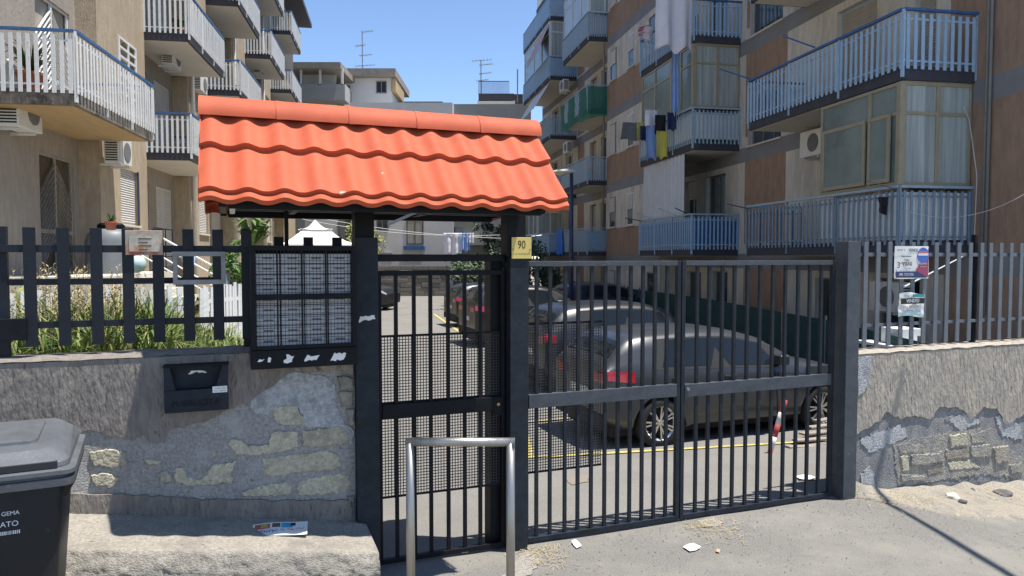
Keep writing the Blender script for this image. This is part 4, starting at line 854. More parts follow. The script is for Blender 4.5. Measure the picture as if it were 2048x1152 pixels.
# drying arms and laundry
for u, v, u2, v2, m_ in ((1566, 72, 1630, 95, 'bluerail'), (1440, 138, 1500, 158, 'bluerail'), (1455, 408, 1500, 418, 'cloth_grey')):
    a = R.px(u, v, YF + .7); c = R.px(u2, v2, YF); rod(R, (a[0], YF + .7, a[1]), (c[0], YF, c[1]), {1566: 'blue drying arm halfway along the upper blue balcony', 1440: 'blue drying arm at the far corner of the upper blue balcony', 1455: 'dark drying arm at the far corner of the lower grey balcony'}[u], m_)
for u, v, u2, v2, m_, lb in ((1270, 425, 1308, 438, 'whiteplastic', 'white drying arm at the far end below the corrugated screen'), (1316, 416, 1358, 432, 'whiteplastic', 'white drying arm at the middle below the corrugated screen'), (1250, 436, 1284, 442, 'cloth_grey', 'dark drying arm at the end of the dark blue balcony'), (1350, 416, 1372, 426, 'cloth_grey', 'dark drying arm near the corner of the dark blue balcony')):
    a = R.px(u, v, YF + .7); c = R.px(u2, v2, YF); rod(R, (a[0], YF + .7, a[1]), (c[0], YF, c[1]), lb, m_)
a = R.px(1735, 362, YF + .6); c = R.px(1790, 378, YF); rod(R, (a[0], YF + .6, a[1]), (c[0], YF, c[1]), 'thin drying arm on the corner of the lower balcony rail', 'cloth_grey', .01)
def cl(u, v, w, h, mat, label, yo=.25, ax='y', **k): x, z = R.px(u, v, YF + yo); return cloth(R, x, YF + yo, z, w, h, mat, label, ax, **k)
cl(1350, -22, 1.1, 1.8, 'cloth_white', 'big white sheet hanging from the blue balcony', .62, folds=2.2, amp=.09, seed=1)
cl(1291, 50, .5, .5, 'cloth_red', 'red and white towel hanging above the clothes lines', .6, folds=1.5, seed=2)
cl(1352, 105, .22, 1.9, 'cloth_lblue', 'long pale blue garment hanging along the brown veranda', .2, folds=2, amp=.03, seed=3)
cl(1267, 245, .75, .62, 'cloth_grey', 'grey top drying beside yellow cloth', .45, folds=1, flare=.25, seed=4); cl(1280, 245, .22, .62, 'cloth_yellow', 'short yellow cloth drying next to the grey top', .4, folds=1, seed=5)
cl(1286, 252, .2, .5, 'cloth_navy', 'navy cloth drying behind the yellow cloth', .38, folds=1, seed=6); cl(1303, 220, .42, .55, 'cloth_white', 'pale cream top pegged above the blue trousers', .35, folds=1, seed=7); cl(1305, 250, .42, 1.15, 'cloth_lblue', 'pale blue trousers hanging below the brown veranda', .3, folds=1.3, seed=8)
cl(1321, 230, .35, .65, 'cloth_black', 'black shirt drying next to yellow trousers', .3, folds=1, seed=9); cl(1324, 262, .36, .88, 'cloth_yellow', 'pale yellow trousers hanging below the brown veranda', .28, folds=1.2, seed=10); cl(1343, 225, .28, .55, 'cloth_navy', 'navy and white shorts drying by the white railing', .25, folds=1, seed=11)
cl(1766, 394, .2, .32, 'cloth_black', 'small black garment pegged on the lower balcony rail', .15, folds=1, flare=-.3, seed=12)
x, z = R.px(1120, 458, YF + .1); cloth(R, x, YF + .1, z, .9, 1.35, 'cloth_blue', 'bright blue cloth draped over the far railing', 'x', folds=3, amp=.06, flare=.5, seed=13)
# green screen fence in front of the ground floor
gp = [(2.9, 36), (5.45, 21.2), (5.95, 13.7), (5.75, 10.2), (6.0, 7.9)]; gf = empty('green_screen_fence', (5.9, 13, -.2), 0, 'dark green screened garden fence along the right building', 'fence'); b = MB()
for i in range(len(gp) - 1):
    a = Vector((*gp[i], 0)); c = Vector((*gp[i + 1], 0)); n = max(2, int((c - a).length / 1.6))
    for k in range(n):
        p, q = a.lerp(c, k / n), a.lerp(c, (k + 1) / n); MB().bar((p.x - 5.9, p.y - 13, .6), (q.x - 5.9, q.y - 13, .6), .02, 1.2).build('screen', M['greenscreen'], gf)
        MB().tube([(p.x - 5.9, p.y - 13, 0), (p.x - 5.9, p.y - 13, 1.28)], .025, 6).build('post', M['zinc'], gf)
tb = empty('patio_table', R.P(-1.2, 2.4, -.2), R.rz, 'pale patio table behind the right fence', 'table')
MB().box(-.5, .5, -.4, .4, 1.02, 1.06).build('tabletop', M['whiteplastic'], tb); MB().box(-.3, .1, -.2, .2, 1.07, 1.3).build('box', M['paper'], tb)
for sx in (-.42, .42):
    for sy in (-.32, .32): MB().tube([(sx, sy, 0), (sx * .9, sy * .9, 1.02)], .02, 8).build('leg', M['zinc'], tb)
# ================================================================ LEFT BUILDING
LB = empty('apartment_building', L.P(0, 0, 0), L.rz, 'sunlit tan apartment block with white slatted balconies', 'building')
LF = [1.9, 4.92, 7.95, 10.98, 14.01]; LT = 17.0
cols = [-3.86, -10.8, -17.2, -23.9, -30.6]                # far ends (local x) of the balcony recesses, each 3.86 long
MB().box(-36, 6, -9, -.25, 0, LT).build('core', M['tan_shaded'], LB); MB().box(-36.2, 6.2, -9.2, 1.6, LT, LT + .25).build('roof_slab', M['slabdark'], LB)
hs = []; ws = []
for ci, cx in enumerate(cols):
    for f in LF:
        hs.append((cx + .25, cx + 1.75, f, f + 2.3)); ws.append((cx + .25, cx + 1.75, f, f + 2.3, 'door'))
        if ci: hs.append((cx + 2.4, cx + 3.3, f + .0, f + 2.3)); ws.append((cx + 2.4, cx + 3.3, f, f + 2.3, 'half'))
facade(LB, 0, -36, 6, 0, LT, hs, 'tan_shaded', [], rev=.12, revmat='tan_shaded')
def lattice_door(a, c, e, f):
    fb = MB(); k = -.05; t = .05
    for x in (a, (a + c) / 2 - t / 2, c - t): fb.box(x, x + t, k - .02, k + .02, e, f)
    for z in (e, e + .75, f - t): fb.box(a + t, (a + c) / 2 - t / 2, k - .018, k + .018, z, z + t * 1.6); fb.box((a + c) / 2 + t / 2, c - t, k - .018, k + .018, z, z + t * 1.6)
    d = fb.build('door', M['tan_shaded'] if e < 3 else M['whiteframe'], LB, bevel=.003)
    for s0, s1, sg in ((a + t, (a + c) / 2 - t / 2, 1), ((a + c) / 2 + t / 2, c - t, -1)):
        z = e - .5; m = MB(); w = s1 - s0
        while z < f:
            z0, z1 = (z, z + w) if sg > 0 else (z + w, z); p0, p1 = [s0, z0], [s1, z1]
            lo, hi = min(z0, z1), max(z0, z1)
            if hi <= f - t and lo >= e: m.bar((s0, k, z0), (s1, k, z1), .012, .05, up=(0, 1, 0))
            z += .13
        m.build('lattice_slats', M['wood'] if e < 3 else M['shutter'], d, kind='stuff')
    MB().box(a + t, c - t, k - .06, k - .05, e, f).build('backing', M['shutterbeige'] if e > 3 else M['bark'], d)
for a, c, e, f, kd in ws:
    if kd == 'door' and a > -5: lattice_door(a, c, e, f)
    else: window(LB, 0, a, c, e, f, 'half' if kd == 'half' else 'shutter', 'whiteframe', 'glass', sill=False, rev=.06, ratio=.6, split=2)
YT = .42
for ci, cx in enumerate(cols):
    x1 = cx - .02; x0 = (cols[ci + 1] + 3.86) if ci + 1 < len(cols) else -36
    MB().box(x0 + .004, x1 - .004, -.24, YT - .24, 0, LT - .01).build('bay_core', M['tan'], LB)
    hh = []; wn_ = []
    for f in LF:
        a = x1 - 2.35; hh.append((a, a + 1.15, f + 1.05, f + 2.35)); wn_.append((a, a + 1.15, f + 1.05, f + 2.35, f))
    facade(LB, YT, x0, x1, 0, LT, hh, 'tan', [], rev=.2, revmat='tan')
    b = MB()
    for X in (x0, x1): b.add([(X, -.02, 0), (X, YT, 0), (X, YT, LT), (X, -.02, LT)], [(0, 1, 2, 3)])
    b.build('bay_side', M['tan'], LB)
    for a, c, e, g, f in wn_:
        if f < 3 or ci: window(LB, YT, a, c, e, g, 'shutter', 'whiteframe', 'glass', rev=.1, split=1)
        else:
            gb = MB()
            for x in (a, a + .5, c - .06): gb.box(x, x + .06, YT + .0, YT + .04, e, g)
            for i in range(7): gb.box(a + .06, c - .06, YT + .005, YT + .035, e + (g - e - .05) * i / 6, e + (g - e - .05) * i / 6 + .05)
            gb.build('window_grille', M['white'], LB, bevel=.003); MB().box(a, c, YT - .12, YT - .11, e, g).build('pane', M['shutterbeige'], LB)
        if f < 3 and ci == 0: MB().box(a - .02, a + .05, YT + .0, YT + .03, e - .05, g + .02).build('window_surround', M['navy'], LB)
YB = 1.5
for ci, cx in enumerate(cols):
    for i, f in enumerate(LF[1:]):
        if ci == 0: balcony(LB, cx, cx + 3.86, .0, YB, f, slab='slabold', soffit='soffittan', slat='white', sw=.062, pitch=.135, single=True, near=-1) if i == 0 else None
        else: balcony(LB, cx + .0, cx + 3.86, .0, YB, f, slat='white', sw=.055, pitch=.13, single=(ci == 1 and i < 2), near=-1)
MB().tube([(-11.2, YT + .07, 1), (-11.2, YT + .07, LT)], .05, 8).build('drain_pipe', M['white'], LB, smooth=True); MB().tube([(-17.6, YT + .07, 1), (-17.6, YT + .07, LT)], .05, 8).build('drain_pipe', M['white'], LB, smooth=True); MB().tube([(-24.3, YT + .07, 1), (-24.3, YT + .07, LT)], .05, 8).build('drain_pipe', M['white'], LB, smooth=True)
x, z = L.px(48, 262, .3); ac(L, x + .1, .0, z, 'air conditioner under the weathered balcony', .85, .62, .34)
x, z = L.px(240, 330, YT + .3); ac(L, x, YT, z, 'air conditioner on the sunlit tan wall above a shutter', .8, .58)
x, z = L.px(323, 135, .3); ac(L, x, .3, z, 'air conditioner nearest the tan corner under the second floor balcony', .8); x, z = L.px(388, 185, .3); ac(L, x, .2, z, 'air conditioner further along under the second floor balcony', .8)
x, z = L.px(505, 150, .3); ac(L, x, .3, z, 'small far air conditioner below a third floor balcony', .8)
# potted plant, bottle on the near balcony
def spiky(p, r, h, n, mat, parent, name='leaves', w=.03, seed=0, droop=.5):
    b = MB(); rn = random.Random(seed)
    for i in range(n):
        a = rn.uniform(0, 6.28); l = r * rn.uniform(.6, 1.1); up = h * rn.uniform(.4, 1.); c, s_ = math.cos(a), math.sin(a); n_ = Vector((-s_, c, 0)) * w; q = Vector(p)
        m1 = q + Vector((c * l * .5, s_ * l * .5, up * .75)); e = q + Vector((c * l, s_ * l, up * (1 - droop * rn.random())))
        b.add([q - n_ * .5, q + n_ * .5, m1 + n_, m1 - n_, e], [(0, 1, 2, 3), (3, 2, 4)])
    return b.build(name, M[mat], parent)
def pot(loc, r, h, label, leaf='leaf', ph=.5, pr=.4, n=40, mat='terracotta', seed=0, w=.025):
    t = empty('potted_plant', loc, 0, label, 'potted plant'); MB().lathe([(r * .7, 0), (r * .95, h * .85), (r * 1.06, h * .86), (r * 1.06, h), (r * .9, h), (r * .88, h * .9)], (0, 0, 0), 20).build('pot', M[mat], t, smooth=False)
    spiky((0, 0, h * .88), pr, ph, n, leaf, t, w=w, seed=seed); return t
pot(L.P(-.32, .68, LF[1] + .005), .2, .32, 'spiky plant in a terracotta pot on the weathered balcony', 'leafdark', .65, .45, 60, seed=2)
o = MB().lathe([(.13, 0), (.14, .05), (.14, .32), (.12, .42), (.03, .5), (.03, .54)], (0, 0, 0), 16).build('water_bottle', glass('bottle_plastic', (.55, .62, .66), .15, .6), smooth=True); o.location = L.P(-.3, .36, LF[1] + .005); tag(o, 'large clear water bottle on the weathered balcony', 'bottle')
pot(L.P(cols[1] + 3.2, 1.1, LF[2] + .005), .16, .22, 'green plant in a pot on the second floor white balcony', 'leaf', .5, .35, 50, seed=3)
# ================================================================ GARDEN TERRACE
b = MB(); b.add([(-1.38, 5.25, 1.0), (-9.9, 60, 1.0), (-40, 60, 1.0), (-40, -2, 1.0), (-19, -2, 1.0)], [(0, 1, 2, 3, 4)]); tz = MB()
e0 = W.P(-.45, .33, 0); e1 = Vector((-9.6, 52, 0)); wl_ = W.P(-12, .33, 0)
tz.hexa([(e0.x, e0.y, -.3), (e1.x, e1.y, -.3), (-30, 52, -.3), (wl_.x, wl_.y, -.3)], [(e0.x, e0.y, 1.0), (e1.x, e1.y, 1.0), (-30, 52, 1.0), (wl_.x, wl_.y, 1.0)]); tz.build('garden_terrace', M['dust'], kind='structure')
st = empty('entrance_stair', L.P(-2.6, 2.6, 1.0), L.rz, 'short concrete stair with white handrail by the lattice door', 'stair')
MB().box(-2.0, 2.6, -2.6, -.9, 0, .86).build('landing', M['soffit'], st)
for i in range(5): MB().box(-.6, .6, -.9 + .28 * i, -.62 + .28 * i, 0, .72 - .16 * i).build('step', M['soffit'], st)
for sx in (-.55, .55):
    MB().tube([(sx, -.85, 1.65), (sx, .5, .85), (sx, .5, .0)], .022, 8).build('handrail', M['whiteplastic'], st); MB().tube([(sx, -.85, .8), (sx, -.85, 1.65)], .022, 8).build('baluster', M['whiteplastic'], st); MB().tube([(sx, -.85, 1.25), (sx, .45, .45)], .016, 8).build('handrail', M['whiteplastic'], st)
b = MB()
for x in (-1.9, -1.4, -.9): b.tube([(x, -.92, .86), (x, -.92, 1.8)], .012, 6)
for z in (1.2, 1.8): b.tube([(-1.95, -.92, z), (-.6, -.92, z)], .012, 6)
b.build('landing_railing', M['black'], st)
p = aty(222, 445, 14.5); o = empty('water_tank', (p.x, p.y, 1.0), 0, 'grey round water tank with lid beside the lattice door', 'tank'); MB().lathe([(.44, 0), (.46, .1), (.44, .15), (.46, .9), (.46, 1.5), (.42, 1.64), (.32, 1.74)], (0, 0, 0), 28).build('vessel', M['tank'], o, smooth=True); MB().lathe([(.24, 1.74), (.25, 1.82), (.2, 1.86)], (0, 0, 0), 20).build('lid', M['black'], o)
p = aty(222, 462, 11.5); pot((p.x, p.y, aty(222, 460, 11.5).z), .09, .13, 'small succulent in a terracotta pot on the stair', 'leaf', .16, .12, 24, seed=5, w=.015)
pe = empty('picket_fence', (-3.2, 8.0, 1.0), 0, 'white slatted picket fence around the garden', 'fence'); pmh = MB().box(-.028, .028, -.008, .008, 0, .86).mesh('picket')
def pk(a, c, n, mat, mesh=pmh, z=0.):
    for i in range(n):
        t = i / (n - 1); x, y = a[0] + (c[0] - a[0]) * t, a[1] + (c[1] - a[1]) * t
        o = link('picket', mesh.copy() if mat != 'white' else mesh, M[mat], pe, loc=(x + 3.2, y - 8, rnd2.uniform(-.04, .02) + z), rot=(0, rad(rnd2.uniform(-2, 2)), math.atan2(c[1] - a[1], c[0] - a[0])))
    for z_ in (.2, .66): MB().bar((a[0] + 3.2, a[1] - 8 + .012, z_ + z), (c[0] + 3.2, c[1] - 8 + .012, z_ + z), .02, .04).build('rail', M[mat], pe)
P = lambda u, d: (aty(u, 600, d).x, d)
pk(P(408, 8.6), P(500, 9.6), 16, 'white'); pk(P(500, 9.6), P(640, 11), 16, 'white'); pk(P(-10, 6.9), P(400, 8.5), 19, 'wood')
g = empty('gazebo', (*P(632, 22), 1.0), rad(20), 'white canvas gazebo with two-tier roof in the garden', 'gazebo')
def pyr(r0, z0, r1, z1, nm):
    b = MB()
    for i in range(4):
        a0, a1 = rad(45 + 90 * i), rad(135 + 90 * i); b.grid(lambda a, c: ((r0 + (r1 - r0) * c) * (math.cos(a0) * (1 - a) + math.cos(a1) * a), (r0 + (r1 - r0) * c) * (math.sin(a0) * (1 - a) + math.sin(a1) * a), z0 + (z1 - z0) * c - .10 * math.sin(c * 3.14) - .04 * math.sin(a * 3.14) * (1 - c)), 6, 6)
    b.build(nm, M['canvaswhite'], g, smooth=False)
zt = aty(632, 440, 22).z - 1.0
pyr(1.65, zt - .75, .55, zt - .3, 'canopy'); pyr(.66, zt - .27, .02, zt, 'top_canopy')
b = MB()
for i in range(4): a0 = rad(45 + 90 * i); MB().tube([(1.6 * math.cos(a0), 1.6 * math.sin(a0), 0), (1.6 * math.cos(a0), 1.6 * math.sin(a0), zt - .7)], .03, 8).build('pole', M['whiteplastic'], g); a1 = rad(135 + 90 * i); b.add([(1.65 * math.cos(a0), 1.65 * math.sin(a0), zt - .75), (1.65 * math.cos(a1), 1.65 * math.sin(a1), zt - .75), (1.65 * math.cos(a1), 1.65 * math.sin(a1), zt - .98), (1.65 * math.cos(a0), 1.65 * math.sin(a0), zt - .98)], [(0, 1, 2, 3)])
b.build('valance', M['canvaswhite'], g)
# grass and weeds
b = MB(); by_ = MB(); rn = random.Random(9)
for i in range(12000):
    u = rn.uniform(-60, 480); d = rn.uniform(5.6, 8.2); q = aty(u, 600, d); loc = W.loc(Vector((q.x, q.y, 0)))
    if loc.y < .4: continue
    k = noise.noise(Vector((q.x * 1.3, q.y * 1.3, 3))); h = max(.2, (.72 + .45 * k) * rn.uniform(.45, 1.2)) * (1 if u < 330 else .6); a = rn.uniform(0, 6.28); c, s_ = math.cos(a), math.sin(a); n = Vector((-s_, c, 0)) * rn.uniform(.004, .013); q.z = 1.0; l = h * rn.uniform(.2, .9)
    m = q + Vector((c * l * .4, s_ * l * .4, h * .7)); e = q + Vector((c * l, s_ * l, h * rn.uniform(.6, 1.)))
    (by_ if rn.random() < .48 else b).add([q - n, q + n, m + n * .8, m - n * .8, e], [(0, 1, 2, 3), (3, 2, 4)])
b.build('green_grass', M['leaf'], kind='stuff'); by_.build('dry_grass', M['leafyellow'], kind='stuff')
tag(D.objects['green_grass'], 'long green grass growing behind the left fence', 'grass'); tag(D.objects['dry_grass'], 'yellowed grass mixed through the garden behind the left fence', 'grass')
b = MB()
for i in range(230):
    u = rn.choice((rn.gauss(165, 22), rn.gauss(225, 18), rn.gauss(120, 20), rn.gauss(60, 20))); d = rn.uniform(6, 7.6); q = aty(u, 600, d); q.z = 1.0; h = rn.uniform(.5, 1.15); le = Vector((rn.uniform(-.12, .12), rn.uniform(-.1, .1), h)); b.tube([q, q + le * .6, q + le], [.003, .0025, .0015], 3, False)
    for k in range(14): e = q + le * (1 - .02 * k); a = rn.uniform(0, 6.3); f_ = Vector((math.cos(a), math.sin(a), .8)) * .03; n = Vector((-f_.y, f_.x, 0)) * .25; b.add([e, e + f_ * .5 + n, e + f_, e + f_ * .5 - n], [(0, 1, 2, 3)])
b.build('tall_seed_grass', M['straw'], kind='stuff'); tag(D.objects['tall_seed_grass'], 'tall straw coloured seed heads among the grass', 'grass')
for u, v, d, r, h, n, mt, lb in ((30, 620, 7.2, .35, .6, 40, 'leafyellow', 'broad yellow green leafy plant at the left end of the garden'), (155, 660, 6.6, .45, .45, 60, 'leaf', 'agave like rosette in the grass'), (505, 470, 14, .6, .75, 70, 'leaf', 'spiky green cordyline beside the letterbox cabinet'), (395, 640, 10, .4, .5, 60, 'leaf', 'leafy plant in the garden behind the empty sign frame')):
    q = aty(u, v, d); t = empty('garden_plant', (q.x, q.y, 1.0), 0, lb, 'plant'); zz = max(0, q.z - 1.25)
    if zz > .1: MB().tube([(0, 0, 0), (0, 0, zz)], .05, 8).build('stem', M['bark'], t)
    spiky((0, 0, zz), r, h, n, mt, t, w=.045, seed=int(u))
q = aty(385, 650, 9.4); pot((q.x, q.y, 1.0), .22, .45, 'large brown plant pot behind the garden pickets', 'leaf', .4, .3, 40, seed=8)
o = MB().lathe([(.0, -.07), (.05, -.06), (.07, -.02), (.07, .02), (.05, .06), (.0, .07)], (0, 0, 0), 16, cap=False).build('float_ball', pm('pale_mint_plastic', (.45, .58, .54), .5, .08), smooth=True); q = aty(274, 528, 6.0); o.location = q; tag(o, 'pale mint plastic ball behind the rusty plaque', 'ball')
fr2 = empty('drying_rack', (*P(418, 13), 1.0), 0, 'blue folding drying rack in the garden', 'rack'); b = MB()
for sx in (-.35, .35): b.tube([(sx, -.3, 0), (sx, .3, 1.3)], .018, 6); b.tube([(sx, .3, 0), (sx, -.3, 1.3)], .018, 6)
for k in range(5): b.tube([(-.35, -.3 + .15 * k, 1.3), (.35, -.3 + .15 * k, 1.3)], .008, 5)
b.build('frame', M['lightblue'], fr2)
# ================================================================ FAR BUILDINGS
def fbox(par, u0, u1, v0, z0, Y, dep, mat, name='wall'):
    a = aty(u0, v0, Y); c = aty(u1, v0, Y); return MB().box(a.x, c.x, Y, Y + dep, z0, a.z).build(name, M[mat], par)
def fwin(par, u0, v0, u1, v1, Y, fm='zinc', gm='glass'):
    a = aty(u0, v0, Y); c = aty(u1, v1, Y); t = .07; w = MB(); w.box(a.x - t, c.x + t, Y - .04, Y - .002, a.z, a.z + t); w.box(a.x - t, c.x + t, Y - .08, Y - .002, c.z - t, c.z); w.box(a.x - t, a.x, Y - .04, Y - .002, c.z, a.z); w.box(c.x, c.x + t, Y - .04, Y - .002, c.z, a.z); w.box((a.x + c.x) / 2 - .03, (a.x + c.x) / 2 + .03, Y - .035, Y - .002, c.z, a.z)
    o = w.build('window', M[fm], par); MB().box(a.x, c.x, Y - .02, Y - .004, c.z, a.z).build('pane', M[gm], o); return o
F1 = empty('end_building', (0, 46, -.2), 0, 'pale end building closing the yard behind the pedestrian gate', 'building'); F1.location = (0, 0, 0)
fbox(F1, 700, 905, 205, -.3, 46, 8, 'farwhite'); fbox(F1, 905, 1062, 208, -.3, 47, 8, 'fargrey')
for q in ((815, 435, 845, 487), (755, 437, 775, 460), (905, 455, 925, 505), (705, 440, 730, 480)): fwin(F1, *q, 46 if q[0] < 900 else 47, 'bark' if q[0] == 815 else 'zinc', 'shutterbeige' if q[0] == 815 else 'glass')
a = aty(808, 492, 45.9); c = aty(850, 500, 45.9); MB().box(a.x, c.x, 45.6, 46, c.z, a.z).build('window_ledge', M['bluerail'], F1)
for v in (420, 505): a = aty(700, v, 45.95); c = aty(785, v + 14, 45.95); MB().box(a.x, c.x, 45.9, 46, c.z, a.z).build('floor_band', M['fargrey'], F1)
a = aty(935, 475, 46.3); c = aty(985, 490, 46.3); MB().box(a.x, c.x, 46.0, 47, c.z, a.z).build('balcony', M['soffit'], F1); a = aty(905, 424, 46.4); c = aty(950, 434, 46.4); MB().grid(lambda t, q: (a.x + (c.x - a.x) * t, 46.9 - .6 * q, a.z - .3 * q), 6, 2).build('awning', M['canvaswhite'], F1)
yw_ = empty('yard_end_wall', (0, 44, -.2), 0, 'dark stone wall at the far end of the yard', 'wall'); a = aty(740, 528, 44); c = aty(900, 528, 44)
rows = 7; rn = random.Random(4); H_ = a.z + .1
for j in range(rows):
    x = a.x - 3 + rn.uniform(0, .3)
    while x < c.x: w_ = rn.uniform(.5, .95); MB().box(x + .01, min(x + w_, c.x) - .01, -.0 - rn.uniform(0, .03), .28, H_ * j / rows + .01, H_ * (j + 1) / rows - .01).build('stone_block', M['brick'], yw_, bevel=.015, seg=1); x += w_
MB().box(a.x - 3, c.x, .03, .3, 0, H_ + .02).build('mortar', M['brick'], yw_)
F2 = empty('tall_building', (0, 54, 0), 0, 'pale grey flat roofed tower block behind the canopy ridge', 'building'); F2.location = (0, 0, 0)
fbox(F2, 690, 783, 155, 0, 54, 6, 'farwhite'); a = aty(683, 140, 53.8); c = aty(793, 155, 53.8); MB().box(a.x, c.x, 53.3, 60.5, c.z, a.z).build('roof_slab', M['farroof'], F2); fwin(F2, 754, 164, 772, 185, 54, 'zinc', 'dark'); fwin(F2, 693, 173, 699, 193, 54, 'zinc', 'dark')
a = aty(783, 156, 53.7); c = aty(791, 182, 53.7); MB().box(a.x, c.x, 53.8, 58, c.z, a.z).build('side_wall', M['soffittan'], F2)
F3 = empty('stepped_building', (0, 50, 0), 0, 'grey building with roof terrace between the white balconies and the tower block', 'building'); F3.location = (0, 0, 0)
fbox(F3, 560, 688, 170, 0, 51.5, 6, 'fargrey'); a = aty(560, 124, 49.6); c = aty(681, 136, 49.6); MB().box(a.x - 2, c.x, 49.6, 57, c.z, a.z).build('roof_slab', M['farroof'], F3); a = aty(560, 168, 50); c = aty(690, 200, 50); MB().box(a.x, c.x, 50, 51.5, c.z, a.z).build('terrace', M['fargrey'], F3)
for u in (602, 640, 684): p = aty(u, 170, 50); q = aty(u, 136, 50); MB().box(p.x - .07, p.x + .07, 50, 50.14, p.z, q.z).build('column', M['farwhite'], F3)
fbox(F3, 606, 672, 145, 0, 51.4, .05, 'farwhite', 'rear_wall')
F4 = empty('brick_parapet_building', (0, 58, 0), 0, 'low brick parapet building seen above the canopy ridge', 'building'); F4.location = (0, 0, 0)
fbox(F4, 775, 885, 205, 0, 58, 5, 'brick'); fbox(F4, 889, 960, 211, 0, 58.2, 5, 'brick'); a = aty(775, 203, 57.9); c = aty(885, 205, 57.9); MB().box(a.x, c.x, 57.9, 63, c.z, a.z).build('coping', M['slabdark'], F4)
for u in (893, 931): fbox(F4, u, u + 3, 210, 8, 58, .2, 'whiteframe', 'pillar')
F5 = empty('terrace_building', (0, 50, 0), 0, 'building with black railed roof terrace left of the blue balconies', 'building'); F5.location = (0, 0, 0)
fbox(F5, 956, 1050, 206, 0, 50, 8, 'fargrey'); a = aty(955, 202, 49.5); c = aty(1030, 214, 49.5); MB().box(a.x, c.x, 49.3, 54, c.z, a.z).build('terrace_slab', M['soffit'], F5); a = aty(957, 187, 49.3); c = aty(1028, 202, 49.3); MB().box(a.x, c.x, 49.3, 49.36, c.z, a.z).build('parapet', M['slabdark'], F5)
b = MB(); p = aty(957, 163, 49.3); q = aty(1018, 163, 49.3)
for i in range(30): x = p.x + (q.x - p.x) * i / 29; b.box(x - .012, x + .012, 49.32, 49.345, a.z - .1, p.z)
b.box(p.x, q.x, 49.31, 49.35, p.z, p.z + .04); b.build('terrace_railing', M['black'], F5, kind='stuff')
a = aty(1019, 145, 49.6); c = aty(1046, 205, 49.6); MB().box(a.x, c.x, 49.8, 54, c.z, a.z - 1.4).build('stair_head', M['slabdark'], F5); MB().box(a.x + .5, a.x + .58, 49.5, 49.6, c.z, a.z + .2).build('flue', M['zinc'], F5)
def antenna(u, v0, v1, Y, label, arms):
    p = aty(u, v1, Y); q = aty(u, v0, Y); t = empty('roof_antenna', p, 0, label, 'antenna'); h = q.z - p.z; MB().tube([(0, 0, 0), (0, 0, h)], .035, 6).build('mast', M['zinc'], t)
    for k, (f, l0, l1) in enumerate(arms):
        b = MB().tube([(l0, 0, h * f), (l1, 0, h * f + .1)], .025, 5)
        for i in range(6): x = l0 + (l1 - l0) * i / 5; b.tube([(x, -.3, h * f + .02 * i), (x, .3, h * f + .02 * i)], .015, 4)
        b.build('aerial', M['zinc'], t)
antenna(725, 62, 142, 55, 'tall television antenna on the grey tower block roof', [(.97, .0, .8), (.62, -.5, .2), (.38, -.2, .7), (.12, -.5, .9)]); antenna(962, 120, 190, 51, 'television antenna on the black railed roof terrace', [(.97, -.6, .7), (.85, -.1, .8), (.6, -.1, .7), (.4, -.3, .5)])
